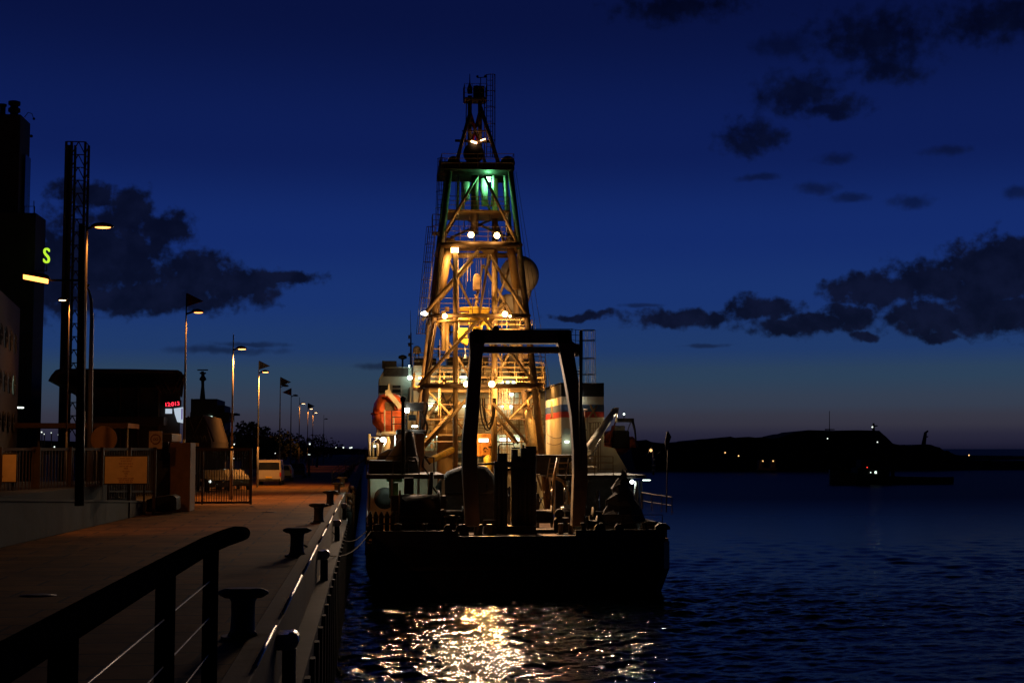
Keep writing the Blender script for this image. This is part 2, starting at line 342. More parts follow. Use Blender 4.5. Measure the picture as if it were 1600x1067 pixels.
ys = np.array(ys); an = np.radians(np.arange(-8, 33, .075)); YY, AA = np.meshgrid(ys, an, indexing='ij'); XX = YY * np.tan(AA) ; ZZ = np.zeros_like(XX); DXm = np.zeros_like(XX)
rs = np.random.RandomState(4); cell = np.maximum(np.gradient(ys)[:, None], YY * .0013)
for k in range(90):
    lam = 10 ** rs.uniform(math.log10(.19), math.log10(3.6)); d_ = rs.normal(1.75, 1.15); kx, ky = math.cos(d_), math.sin(d_)
    amp = WSL * lam / (2 * math.pi) * (1.0 if lam < 2 else .75); ph = rs.uniform(0, 6.28)
    fade = np.clip((lam / cell - 2) / 3, 0, 1)
    w_ = 2 * math.pi / lam; q = w_ * (kx * XX + ky * YY) + ph + .6 * np.sin(w_ * .31 * (ky * XX - kx * YY) + ph * 3)
    ZZ += amp * fade * (np.sin(q) + .18 * np.sin(2 * q + 1.2))
gust = .75 + .35 * np.sin(XX * .13 + 1.1 * np.sin(YY * .09)) * np.sin(YY * .11 + .7 * np.sin(XX * .17))
ZZ *= gust
co = np.stack([XX, YY, ZZ], -1).reshape(-1, 3); nr, nc = XX.shape
ii, jj = np.meshgrid(np.arange(nr - 1), np.arange(nc - 1), indexing='ij'); a0 = (ii * nc + jj).ravel()
fc = np.stack([a0, a0 + nc, a0 + nc + 1, a0 + 1], -1)[:, ::-1]
me = bpy.data.meshes.new('water'); me.vertices.add(len(co)); me.vertices.foreach_set('co', co.ravel()); me.loops.add(fc.size); me.loops.foreach_set('vertex_index', fc.ravel().astype(np.int32))
me.polygons.add(len(fc)); me.polygons.foreach_set('loop_start', np.arange(0, fc.size, 4, dtype=np.int32)); me.polygons.foreach_set('loop_total', np.full(len(fc), 4, dtype=np.int32)); me.polygons.foreach_set('use_smooth', np.ones(len(fc), dtype=bool))
me.update(calc_edges=True); me.materials.append(wm_); wo_ = bpy.data.objects.new('water', me); col.objects.link(wo_); struct(wo_)
b = MB(); vs = [b.bm.verts.new(p) for p in ((-9000, -2000, -6), (9000, -2000, -6), (9000, 12000, -6), (-9000, 12000, -6))]; b.bm.faces.new(vs); struct(b.build('ground', K['land']))
# far shores as real terrain strips with a rounded profile
def ridge(name, pts, Y, depth, base=-1):
    bb = MB(); secs = []
    for (px, py) in pts:
        p = at(px, py, Y); h = max(p.z, .5); x = p.x; jit = random.uniform(-.15, .15)
        secs.append([(x, Y - depth * .12, base), (x, Y - depth * .05, h * .35), (x, Y, h + jit), (x * 1.01, Y + depth * .4, h * .97), (x * 1.04, Y + depth, h * .4), (x * 1.04, Y + depth, base)])
    bb.loft(secs, smooth=False); return struct(bb.build(name, K['land']))
def dense(pts, step=6, amp=2.4):
    out = []
    for (x0, y0), (x1, y1) in zip(pts, pts[1:]):
        k = max(1, int((x1 - x0) / step))
        for i in range(k): f = i / k; out.append((x0 + (x1 - x0) * f, y0 + (y1 - y0) * f + random.uniform(-amp, amp) * .6))
    out.append(pts[-1]); return out
ridge('hill', dense([(985, 690), (1010, 688), (1040, 694), (1075, 690), (1120, 684), (1170, 683), (1215, 684), (1240, 678), (1262, 672)], 7) + [(1266, 672), (1300, 672), (1340, 672.4), (1374, 673), (1379, 678)] + dense([(1385, 683), (1395, 693), (1420, 696), (1455, 693), (1475, 702), (1500, 713), (1520, 718), (1560, 720), (1640, 720)], 6), 480, 90)
ridge('dunes', dense([(-60, 690), (60, 688), (200, 690), (300, 697), (380, 699), (440, 697), (500, 698), (545, 700), (600, 703), (700, 704), (860, 704), (1000, 704)], 12), 700, 200)
ridge('headland', dense([(900, 712), (1200, 713), (1500, 711), (1620, 714), (1760, 712)], 14), 900, 150)
# ================================================================== SHIP
SY = 74.0
ship = thing('drilling_ship', 'floodlit drilling ship with tall lattice derrick moored stern-on at the quay', 'ship', (8, 110, 0))
xl, xr = at(572, 850, SY).x, at(1052, 850, SY).x; zc = 3.25
def hsec(y, w0, w1, zt, cham=.0): return [(w0 + .9 + cham, y + .6, -1.5), (w0, y, 1.2), (w0, y, zt), (w1, y, zt), (w1, y, 1.2), (w1 - .9 - cham, y + .6, -1.5)]
b = MB(); b.loft([hsec(SY, xl + .5, xr - .5, 2.6), hsec(SY + .5, xl + .1, xr - .1, 2.6), hsec(SY + 2, xl, xr, 2.6), hsec(140, xl, xr, 2.6), hsec(152, xl + 2.5, xr - 2.5, 2.6), hsec(166, 7.7, 8.3, 2.6)], smooth=False)
hull = b.build('hull', K['hull'], ship)
b = MB(); b.box((xl - .06, SY + 1.6, 1.9), (xl - .001, 138, 2.15)); b.box((xr + .001, SY + 1.6, 1.9), (xr + .06, 138, 2.15)); b.box((xl + .6, SY - .08, 1.2), (xr - .6, SY - .001, 1.4)); b.build('rubbing_strake', K['dsteel'], hull)
text_mesh('ABENMY', .42, K['dsteel'], 'lettering', hull, at(828, 856, SY - .03), (R(90), 0, 0), .008)
b = MB(); b.box((xl + .15, SY + .5, 2.6), (xr - .15, 118, 2.75)); b.build('deck', K['deck'], ship)
b = MB()
dz = 3.25
b.box((xl + .3, SY + .05, 2.6), (at(716, 830, SY).x, SY + .17, dz)); b.box((at(900, 830, SY).x, SY + .05, 2.6), (xr - .4, SY + .17, dz)); b.box((at(716, 830, SY).x, SY + .05, 2.6), (at(900, 830, SY).x, SY + .17, 2.95))
b.box((xl + .0, SY + 1.5, 2.6), (xl + .14, 140, dz + .2)); b.box((xr - .14, SY + 1.5, 2.6), (xr, 140, dz + .2))
b.build('bulwark', K['hull'], ship, bev=.02)
rq = random.Random(9)
for px in (590, 622, 664, 700, 722, 912, 938, 968, 1010, 1036):
    b = MB(); p = at(px, 828, SY + .1); kind = rq.random(); w = rq.uniform(.18, .4)
    if kind < .5: b.lathe((p.x, SY + .3, dz - .05), [(w * .5, 0), (w * .4, .25), (w * .6, .34), (w * .5, .4)], 12)
    else: b.prism([(p.x - w, SY + .12, dz - .02), (p.x - w, SY + .12, dz + .14), (p.x - w * .5, SY + .12, dz + .3), (p.x + w * .5, SY + .12, dz + .3), (p.x + w, SY + .12, dz + .12), (p.x + w, SY + .12, dz - .02)], (0, .3, 0))
    b.build('fairlead', K['dsteel'], ship)
b = MB(); railing(b, [(xl + .5, SY + .35, dz), (at(716, 830, SY).x, SY + .35, dz)], .75, 2, 1.1, .02); b.build('stern_railing', K['dsteel'], ship)
b = MB(); railing(b, [(at(915, 830, SY).x, SY + .35, dz), (xr - .5, SY + .35, dz)], .75, 2, 1.1, .02); b.build('stern_railing', K['dsteel'], ship)
b = MB(); railing(b, [at(1003, 795, 78), at(1050, 803, 75.5)], .9, 2, .9); railing(b, [at(1004, 795, 78), at(1004, 795, 96)], .9, 2, 1.5); b.build('side_railing', K['grey'], ship)
def spot(p, target, power, ang=150, par=None, c=(1, .45, .10), rad=.16, blend=.5):
    ld = bpy.data.lights.new('lamp_light', 'SPOT'); ld.energy = power; ld.color = c; ld.spot_size = R(ang); ld.spot_blend = blend; ld.shadow_soft_size = rad
    o = bpy.data.objects.new('lamp_light', ld); col.objects.link(o); p = V(p); o.location = p; o.rotation_euler = (V(target) - p).to_track_quat('-Z', 'Y').to_euler()
    if par is not None: o.parent = par; o.matrix_parent_inverse = WM.get(par.name, Matrix()).inverted()
    return o
# ---------------- stern gantry (A-frame)
GY = 77.0
gan = MB(); 
def quadbar(bb, pl, pr, y0, y1):   # bar traced from its left and right outline (pixel lists of equal length), real depth y0..y1
    secs = []
    for (a, c) in zip(pl, pr):
        A = at(a[0], a[1], y0); B_ = at(c[0], c[1], y0); d = V((0, y1 - y0, 0)); secs.append([A, B_, B_ + d, A + d])
    bb.loft(secs, smooth=False)
gan.bar(at(738, 526.5, GY + .5), at(889, 526.5, GY + .5), 1.0, .74)
gb = gan.build('stern_gantry', K['frame'], ship, bev=.03)
b = MB(); b.tube(at(752, 546.5, GY + .45), at(906, 547, GY + .45), .19, n=14); b.tube(at(898, 547, GY + .45), at(904, 547, GY + .45), .36, n=14); b.build('cross_tube', K['frame'], gb)
b = MB(); quadbar(b, [(734, 519), (735, 560), (728, 640), (722.5, 690), (723, 740), (728, 822)], [(760, 519), (753.5, 560), (749, 640), (745.5, 690), (746, 740), (750, 822)], GY, GY + .85); b.build('leg', K['frame'], gb, bev=.03)
b = MB(); quadbar(b, [(868, 519), (875, 550), (885, 600), (893, 650), (896.5, 702), (897, 740), (894, 822)], [(892, 519), (897, 550), (905, 600), (913, 650), (918, 702), (918.5, 740), (914, 822)], GY, GY + .85); b.build('leg', K['frame'], gb, bev=.03)
b = MB(); quadbar(b, [(733, 519), (735, 515)], [(762, 541), (762, 515)], GY - .05, GY + .9); b.bm.free(); b = MB()
b.prism([at(734, 542, GY + .05), at(733, 521, GY + .05), at(741, 514, GY + .05), at(748, 514, GY + .05), at(748, 542, GY + .05)], (0, .8, 0)); b.build('gusset', K['frame'], gb); b = MB(); b.prism([at(880, 542, GY + .05), at(880, 516, GY + .05), at(893, 516, GY + .05), at(894, 533, GY + .05), at(905, 541, GY + .05), at(905, 551, GY + .05), at(890, 551, GY + .05)], (0, .8, 0)); b.build('gusset', K['frame'], gb)
b = MB(); p0, p1 = at(744, 517, GY + .5), at(893, 518, GY + .5)
b.tube(p0 + V((0, -.45, .1)), p1 + V((0, -.45, .1)), .02, n=5)
for i in range(9): q = p0.lerp(p1, i / 8); b.tube(q + V((0, -.45, -.1)), q + V((0, -.45, .1)), .015, n=5)
railing(b, [at(893, 540, GY + .3), at(906, 541, GY + .3)], .9, 3, .22, r=.016); b.build('railing', K['dsteel'], gb)
b = MB(); ladder(b, at(908, 610, GY), at(908, 516, GY), (0, 1, 0), .5, .03); b.tube(at(907, 735, GY), at(907.5, 516, GY), .09, n=8)
cx = at(919, 516, GY)
for py in (516, 532, 560, 585):
    c0 = at(919, py, GY); b.path([c0 + V((math.cos(t) * .38, math.sin(t) * .38, 0)) for t in [2 * math.pi * i / 14 for i in range(15)]], .022, n=4)
for i in range(7):
    t_ = 2 * math.pi * i / 7; o = V((math.cos(t_) * .38, math.sin(t_) * .38, 0)); b.tube(at(919, 516, GY) + o, at(920, 600, GY) + o, .018, n=4)
for py in (580, 584): b.bar(at(897, py, GY), at(909, py, GY), .08, .06)
b.build('caged_ladder', K['dsteel'], gb)
b = MB(); b.lathe(at(775, 517, GY + .4), [(.16, 0), (.2, .1), (.12, .25), (.05, .3)], 10); b.build('sheave_block', K['dsteel'], gb); b = MB(); b.tube(at(832, 517, GY + .4), at(832, 508, GY + .4), .05); b.build('sheave_block', K['dsteel'], gb)
# ---------------- derrick
FY, BY = 94.0, 102.0
def fl(px, py): # front leg plane leans forward with height
    f = min(1, max(0, (655 - py) / 393)); return at(px, py, FY + 2 * f)
DL = lambda py: 655 + (655 - py) * (703 - 655) / 393
DR = lambda py: 847 - (655 - py) * (847 - 797) / 393
def bk(p): # mirror of a front point on the rear face
    return V((p.x, 196 - p.y, p.z))
der = MB(); 
P0, P1 = fl(687, 262), fl(803, 262)
der.box((P0.x, 95.6, P1.z - .25), (P1.x, 100.4, P1.z + .25)); der = der.build('derrick', K['black'], ship, bev=.02)
for s_, D in (('l', DL), ('r', DR)):
    for back in (0, 1):
        b = MB(); p = fl(D(745), 745); p.z = 2.75; q = fl(D(268), 268)
        if back: p, q = bk(p), bk(q)
        b.tube(p, q, .25, .19, n=12); b.build('leg', K['rust'], der)
def brace(name, pts, r=.12, m='rust', both=False, n=8):
    b = MB(); ps = [fl(*p) for p in pts]
    for p, q in zip(ps, ps[1:]): b.tube(p, q, r, n=n)
    b.build(name, K[m], der)
    if both:
        b = MB()
        for p, q in zip(ps, ps[1:]): b.tube(bk(p), bk(q), r, n=n)
        b.build(name, K[m], der)
for py, r in ((383, .2), (493, .14), (603, .16)):
    b = MB(); A, B_ = fl(DL(py), py), fl(DR(py), py)
    b.tube(A, B_, r, n=10); b.build('cross_beam', K['rust'], der)
    b = MB(); b.tube(bk(A), bk(B_), r, n=10); b.build('cross_beam', K['ochre'], der)
    b = MB(); b.tube(A, bk(A), r, n=8); b.build('side_beam', K['rust'], der)
    b = MB(); b.tube(B_, bk(B_), r, n=8); b.build('side_beam', K['rust'], der)
for pts, r in (([(746, 275), (696, 362)], .13), ([(757, 275), (809, 382)], .13), ([(747, 392), (665, 488)], .16), ([(765, 398), (822, 491)], .13), ([(764, 398), (749, 493)], .11),
             ([(745, 502), (655, 602)], .15), ([(757, 498), (838, 603)], .14), ([(731, 622), (658, 703)], .16), ([(770, 630), (824, 692)], .14)):
    brace('brace', pts, r * .78, 'ochre', both=True)
brace('brace', [(776, 650), (810, 693)], .1, 'ochre')
b = MB(); A = fl(752, 383); b.prism([fl(745, 385), fl(775, 385), fl(768, 400), fl(765, 420), fl(760, 400)], (0, .1, 0)); b.build('gusset', K['ochre'], der)
# vertical guide columns
b = MB(); b.tube(at(711.5, 392, 95), at(711.5, 745, 95), .17, n=10); b.build('guide_column', K['ochre'], der)
b = MB(); b.tube(at(773.5, 275, 99), at(772, 745, 99), .22, n=10); b.build('guide_column', K['ochre'], der)
b = MB(); b.tube(at(693, 548, 99), at(693, 486, 99), .16, n=8); b.tube(at(699, 560, 99), at(699, 505, 99), .14, n=8); b.build('guide_column', K['ochre'], der)
b = MB(); b.tube(at(742, 275, 97), at(741, 366, 97), .26, n=12); b.build('riser_column', K['rust'], der)
b = MB(); b.tube(at(704, 372, 97.5), at(689, 458, 98), .30, n=14); b.build('tension_cylinder', K['ochre'], der)
b = MB(); b.tube(at(796, 372, 97.5), at(807, 452, 98), .30, n=14); b.build('tension_cylinder', K['ochre'], der)
b = MB(); b.tube(at(727, 285, 98), at(727, 312, 98), .3, n=12); b.tube(at(756, 280, 98), at(758, 322, 98), .25, n=12); b.tube(at(771, 275, 97.6), at(769, 320, 97.6), .1); b.tube(at(790, 275, 97), at(793, 360, 97), .14); b.tube(at(716, 275, 97), at(714, 340, 97), .09); b.build('air_bottles', K['white'], der)
b = MB(); ps = [fl(672, 718), fl(708, 703)]; b.tube(ps[0] + V((0, -2, 0)), ps[1] + V((0, 1, 0)), .22, n=10); b.build('boom', K['yellow'], der)
# lit post from the mid platform down the left leg
b = MB(); b.path([fl(662, 600), fl(672, 560), fl(681, 506), fl(684, 502), fl(706, 501), fl(745, 502)], .09, n=6); b.build('cable_tray', K['ochre'], der)
# platforms
def platform(pl, pr, py, y0, y1, m, rail=True, name='platform', hh=1.0, mr='rust'):
    A, B_ = at(pl, py, y0), at(pr, py, y0); b = MB(); b.box((A.x, y0, A.z - .12), (B_.x, y1, A.z)); o = b.build(name, K[m], der)
    if rail:
        b = MB(); railing(b, [(A.x, y1, A.z), (A.x, y0, A.z), (B_.x, y0, A.z), (B_.x, y1, A.z)], hh, 3, 1.0, .022); b.build('railing', K[mr], o)
    return o
platform(697, 806, 376, 95.8, 100, 'rust'); platform(687, 790, 490, 95.4, 101, 'ochre', hh=1.05, mr='ochre'); platform(700, 796, 327, 96, 100, 'ochre', hh=.9, mr='ochre')
platform(772, 832, 522, 97, 101, 'ochre', mr='ochre')
platform(676, 692, 362, 97, 98, 'rust', hh=1.2)
platform(648, 852, 603, 98, 103, 'ochre', mr='ochre'); platform(735, 850, 588, 99.5, 103, 'ochre', mr='ochre'); platform(655, 740, 678, 103, 106, 'ochre', mr='ochre')
b = MB(); ladder(b, fl(668, 520) + V((-.35, 1, 0)), fl(684, 352) + V((-.35, 1, 0)), (1, 0, 0), .45, .03, cage=.35, back=(-.3, -1, 0)); b.build('ladder', K['rust'], der)
b = MB(); ladder(b, fl(690, 350) + V((-.1, .6, 0)), fl(694, 246) + V((-.1, .6, 0)), (1, 0, 0), .42, .03, cage=.33, back=(0, -1, 0)); b.build('ladder', K['rust'], der)
b = MB(); ladder(b, at(788, 735, 99), at(788, 606, 99), (1, 0, 0), .42, .03, cage=.36, back=(0, -1, 0)); b.build('ladder', K['rust'], der)
b = MB(); ladder(b, at(765, 246, 97), at(765, 118, 97), (1, 0, 0), .42, .03, cage=.33, back=(.6, -1, 0)); b.build('ladder', K['rust'], der)
# crown
b = MB(); A, B_ = at(690, 262, 95.6), at(803, 262, 95.6); railing(b, [(A.x, 100.2, A.z), A, B_, (B_.x, 100.2, B_.z)], .95, 3, 1.1, .02); b.build('railing', K['rust'], der)
b = MB()
for px in (734, 750): b.tube(at(px, 250, 97.5), at(px, 150, 97.5), .15, n=10)
b.tube(at(734, 178, 97.5), at(711, 262, 95.9), .13); b.tube(at(751, 168, 97.5), at(781, 262, 95.9), .14); b.tube(at(711, 220, 97), at(770, 222, 97), .09); b.tube(at(722, 205, 97.2), at(762, 205, 97.2), .05); b.tube(at(734, 190, 97.5), at(750, 218, 97.5), .05); b.tube(at(750, 190, 97.5), at(734, 218, 97.5), .05); b.tube(at(727, 246, 97.5), at(729, 152, 97.5), .035); b.tube(at(757, 246, 97.5), at(757, 152, 97.5), .035); b.build('crown_frame', K['rust'], der)
b = MB(); b.tube(at(735, 178, 97.5), at(760, 262, 100.3), .12); b.tube(at(751, 168, 97.5), at(728, 262, 100.3), .1); b.build('crown_brace', K['red'], der)  # red lamp glow on these braces is put into their colour
b = MB(); b.lathe(at(740, 240, 97.2), [(.1, -.35), (.66, -.33), (.72, -.15), (.6, 0), (.72, .15), (.66, .33), (.1, .35)], 20, 'y'); b.build('crown_sheave', K['black'], der)
b = MB(); b.lathe(at(708, 256, 97), [(.1, -.6), (.42, -.6), (.42, .6), (.1, .6)], 16, 'y'); b.build('drum', K['black'], der)
b = MB(); b.lathe(at(792, 258, 97), [(.1, -.7), (.5, -.7), (.5, .7), (.1, .7)], 16, 'y'); b.build('drum', K['black'], der)
b = MB(); A, B_ = at(726, 152, 96.9), at(761, 152, 96.9); b.box((A.x, 96.9, A.z - .12), (B_.x, 98.3, A.z)); tp = b.build('top_platform', K['rust'], der)
b = MB(); railing(b, [(A.x, 98.3, A.z), A, B_, (B_.x, 98.3, B_.z)], .95, 3, .5, .016); b.build('railing', K['rust'], tp)
b = MB(); b.lathe(at(734, 140, 97.5), [(.16, -.3), (.2, 0), (.1, .3), (.04, .5), (.02, 1.1)], 8); b.box(at(740, 152, 97.3), at(756, 138, 97.9)); b.ball(at(745, 140, 97.6), .28); b.tube(at(751, 150, 97.5), at(751, 122, 97.5), .03)
b.tube(at(746, 122, 97.5), at(758, 121, 97.5), .03)
for px in (746, 758): b.ball(at(px, 120, 97.5), .09)
b.build('antenna', K['black'], der)
# floodlights
def flood(px, py, Y, r=.19, m='sod', par=None, aim=(-.1, -1, -.45), pw=2000):
    par = par or der; c = at(px, py, Y); d = V(aim).normalized()
    b = MB(); b.tube(c - d * .42, c - d * .3, .05, .10, 10); b.tube(c - d * .3, c - d * .12, .10, r * .7, 12); b.tube(c - d * .42, c - d * .42 + V((0, .35, .1)), .03, n=6); o = b.build('floodlight', K['rust'], par)
    b = MB(); b.ball(c, r, n=14, m=8); b.build('lens', E[m], o)
    if pw: spot(c + d * (r + .02), c + V((3.2, -10, -6)), pw * 1.05, 92, o, rad=r * .6, c=(1, .68, .46)); pl_ = bpy.data.lights.new('lamp_spill', 'POINT'); pl_.energy = 95 if py > 450 else 25; pl_.color = (1, .50, .15); pl_.shadow_soft_size = .1; po_ = bpy.data.objects.new('lamp_spill', pl_); col.objects.link(po_); po_.location = c + V((0, -1, -.3)).normalized() * (r + .14); po_.parent = o; po_.matrix_parent_inverse = Matrix()
for px, py in ((736, 367), (776.5, 368)): flood(px, py, 95.2, .20, pw=1300)
flood(695, 494, 94.6, .17, pw=2200); flood(789, 491, 94.6, .19, pw=2600); flood(797, 494, 94.7, .08, pw=0)
flood(728.5, 600, 93.4, .18, pw=2600); flood(768.5, 600, 93.4, .21, pw=3200)
b = MB(); c = at(663, 490, 95.5); b.loft([[c + V((math.cos(t) * .22 + x, math.sin(t) * .08 + 0, -x * .7)) for t in [2 * math.pi * i / 10 for i in range(10)]] for x in (-.001, .1)]) ; b.bm.free(); b = MB(); b.ball(c, .17, (1.3, .7, .7)); sl_ = b.build('side_lamp', E['lamp'], der); spot(c + V((-.1, -.3, -.1)), c + V((-1, -10, -5)), 3000, 110, sl_, c=(1, .6, .35), rad=.12); c = at(797, 495, 94.3); spot(c, c + V((5, -10, -5)), 4200, 90, sl_, c=(1, .6, .35), rad=.12)
b = MB(); b.bar(at(657, 492, 95.5), at(672, 496, 95.5), .1, .1); b.build('lamp_arm', K['rust'], der)
b = MB(); b.box(at(705, 394, 94.7), at(716, 388, 95.0)); bl_ = b.build('beam_lamp', E['sod2'], der)
spot(at(712, 396, 95.3), at(720, 690, 108), 1700, 120, bl_, c=(1, .56, .20)); spot(at(716, 396, 95.6), at(735, 500, 98), 700, 90, bl_)
spot(at(797, 497, 95.6), at(770, 690, 112), 1500, 120, bl_, c=(1, .56, .20)); spot(at(700, 497, 95.6), at(700, 690, 112), 1500, 120, bl_, c=(1, .56, .20)); spot(at(830, 560, 96), at(862, 655, 96), 4200, 80, bl_)
spot(at(697, 610, 97), at(690, 690, 112), 2400, 150, bl_, c=(1, .56, .20)); spot(at(800, 610, 97), at(800, 690, 112), 2400, 150, bl_, c=(1, .56, .20)); spot(at(668, 600, 97), at(610, 650, 103), 900, 110, bl_); spot(at(840, 600, 97), at(955, 690, 95), 1200, 80, bl_)
spot(at(769, 606, 93), at(778, 815, 78), 22000, 24, bl_); spot(at(729, 606, 93), at(880, 815, 78), 16000, 22, bl_)
b = MB(); b.box(at(760, 283, 97), at(766, 278, 97.2)); b.build('green_lamp', E['green'], der)
b = MB(); b.tube(at(736, 221, 96.8), at(745, 224, 96.8), .06); b.build('mast_lamp', E['mastw'], der)
b = MB(); b.tube(at(751, 220, 96.8), at(758, 217.5, 96.8), .035); b.build('mast_lamp', E['mastw'], der)
b = MB(); b.ball(at(743, 228, 98.9), .06); b.build('mast_lamp', E['mast'], der)
# wires down the derrick
b = MB()
for (x0, y0, x1, y1) in ((803, 268, 850, 610), (806, 268, 862, 620), (744, 275, 744, 432), (747, 275, 748, 432), (725, 392, 722, 470), (729, 392, 727, 480), (757, 400, 758, 480), (764, 400, 764, 480), (718, 280, 716, 376), (760, 400, 759, 465), (765, 285, 764, 376)):
    b.tube(at(x0, y0, 97.4), at(x1, y1, 97), .018, n=4)
b.build('rigging', K['dsteel'], der)
rg = random.Random(11)
b = MB()
for k in range(24):
    y0 = rg.choice((275, 330, 383, 383, 493, 493, 530, 560, 603)); y1 = y0 + rg.choice((50, 90, 110, 140)); 
    f = rg.random(); xa_ = DL(y0) + 6 + f * (DR(y0) - DL(y0) - 12); Yk = rg.uniform(96.5, 100.5)
    b.tube(at(xa_, y0, Yk), at(xa_ + rg.uniform(-3, 3), min(y1, 735), Yk), rg.uniform(.015, .04), n=5)
b.build('pipework', K['ochre'], der)
b = MB()
for k in range(16):
    y0 = rg.choice((322, 372, 486, 520, 560, 598, 640, 660, 700)); x0 = rg.uniform(DL(y0) + 8, DR(y0) - 12); Yk = rg.uniform(96.5, 100)
    b = MB(); b.box(at(x0, y0, Yk), at(x0 + rg.uniform(3, 9), y0 - rg.uniform(3, 10), Yk + rg.uniform(.2, .7))); b.build('junction_box', K['rust'], der)
for (x0, y0, x1, y1) in ((700, 330, 796, 372), (796, 330, 704, 372), (690, 383, 742, 492), (808, 384, 770, 492), (680, 500, 742, 602), (822, 500, 770, 602), (668, 610, 730, 676), (840, 610, 775, 676)):
    b = MB(); b.tube(at(x0, y0, 100.4), at(x1, y1, 101.4), .09, n=6); b.build('brace', K['ochre'], der)
b = MB()
for py in (545, 575, 632, 655, 690):
    b.tube(at(DL(py) + 4, py, 101), at(DR(py) - 4, py, 101), .05, n=5); b.tube(at(DL(py) + 4, py, 96), at(DL(py) + 4, py, 101), .05, n=5)
b.build('tie_bars', K['rust'], der)
# hanging gear
b = MB(); b.path([at(750 + 12 * (1 - math.cos(t)), 622 + 50 * math.sin(t), 96.5) for t in [math.pi * i / 16 for i in range(17)]], .06, 6); b.path([at(754 + 9 * (1 - math.cos(t)), 622 + 40 * math.sin(t), 96.2) for t in [math.pi * i / 16 for i in range(17)]], .06, 6); b.path([at(757 + 7 * (1 - math.cos(t)), 622 + 47 * math.sin(t), 96.8) for t in [math.pi * i / 16 for i in range(17)]], .05, 6); b.build('hose_loops', K['rope'], der)
blk = thing('travelling_block', 'rusty hoisting block with hook hanging inside the derrick above the yellow machinery', 'hoist', at(745, 455, 97))
b = MB(); b.box(at(739.5, 453, 96.7), at(750, 435, 97.3)); b.lathe(at(745, 433, 97), [(.1, -.18), (.24, -.15), (.24, .15), (.1, .18)], 12, 'y'); b.build('sheave_housing', K['rust'], blk, bev=.05)
b = MB(); b.path([at(745 + 3 * math.sin(i * 1.3), 455 + i * 2.4, 97) for i in range(13)], [.06 + .05 * (i % 2) for i in range(13)], 6); b.build('hook_chain', K['ochre'], blk)
td = thing('top_drive', 'bright yellow drilling machine clamped at the derrick mid platform', 'machine', at(740, 520, 97.5))
b = MB(); b.box(at(718, 502, 97), at(731, 490, 98)); b.box(at(733, 506, 96.8), at(746, 482, 98)); b.box(at(749, 500, 97), at(762, 486, 98)); b.box(at(718, 486, 97), at(765, 481.5, 97.6)); b.build('motor_housing', K['yellow'], td, bev=.05)
b = MB(); b.tube(at(716, 515, 97.3), at(716, 531, 97.3), .1); b.box(at(717, 527, 97), at(729, 514, 98)); b.prism([at(717, 530, 97), at(736, 528, 97), at(730, 540, 97), at(717, 532, 97)], (0, .8, 0)); b.tube(at(741, 507, 97.2), at(741, 522, 97.2), .16); b.tube(at(733, 512, 97), at(750, 512, 97), .09); b.path([at(757 + 7 * math.cos(t), 517 - 13 * math.sin(t), 97.2) for t in [math.pi * i / 10 for i in range(11)]], .14, 8); b.build('gearbox', K['yellow'], td, bev=.02)
b = MB(); b.tube(at(727, 534, 97.4), at(727, 556, 97.4), .04, n=6); b.lathe(at(727, 558, 97.4), [(.14, -.1), (.1, 0), (.05, .2)], 8); b.build('pipe_grab', K['white'], td)
# ---------------- superstructure
HY = 112.0
b = MB(); A = at(645, 750, HY); B_ = at(852, 566, HY); b.box((A.x, HY, 2.7), (B_.x, HY + 22, at(700, 571, HY).z)); sup = b.build('superstructure', K['cream'], ship, bev=.03)
def wbox(name, x0, y0, x1, y1, m, par=sup, Y=HY, d=.05, proud=.03, label=None):
    b = MB(); p = at(x0, y1, Y); q = at(x1, y0, Y); b.box((p.x, Y - proud - d, p.z), (q.x, Y - proud, q.z)); return b.build(name, m, par, label=label)
# upper bulkhead openings and window row
for x0, x1 in ((683, 692), (697, 704), (707, 717), (720, 728), (660, 668), (735, 741)): wbox('window', x0, 583, x1, 587, K['glass'])
for x0, x1 in ((684, 693), (697, 705), (708, 716), (662, 670)): wbox('window', x0, 594, x1, 597, K['glass'])
for x0, x1 in ((778, 787), (791, 797), (800, 806)): wbox('window', x0, 595, x1, 600, E['winl'])
b = MB(); railing(b, [(at(645, 571, HY).x, HY, at(645, 571, HY).z), (at(852, 571, HY).x, HY, at(852, 571, HY).z)], 1.0, 3, 1.3, .025)
b.build('roof_railing', K['ochre'], sup)
# decks / balconies
for py, x0, x1, dpt in ((607, 655, 850, 1.6), (642, 655, 712, 1.2), (676, 655, 850, 2.6), (704, 655, 760, 3.4), (722, 700, 850, 2)):
    b = MB(); p, q = at(x0, py, HY), at(x1, py, HY); b.box((p.x, HY - dpt, p.z - .16), (q.x, HY - .005, p.z)); o = b.build('balcony', K['cream'], sup)
    b = MB(); railing(b, [(p.x, HY - dpt + .05, p.z), (q.x, HY - dpt + .05, p.z)], 1.0, 3, 1.2, .022); b.build('railing', K['ochre'], o)
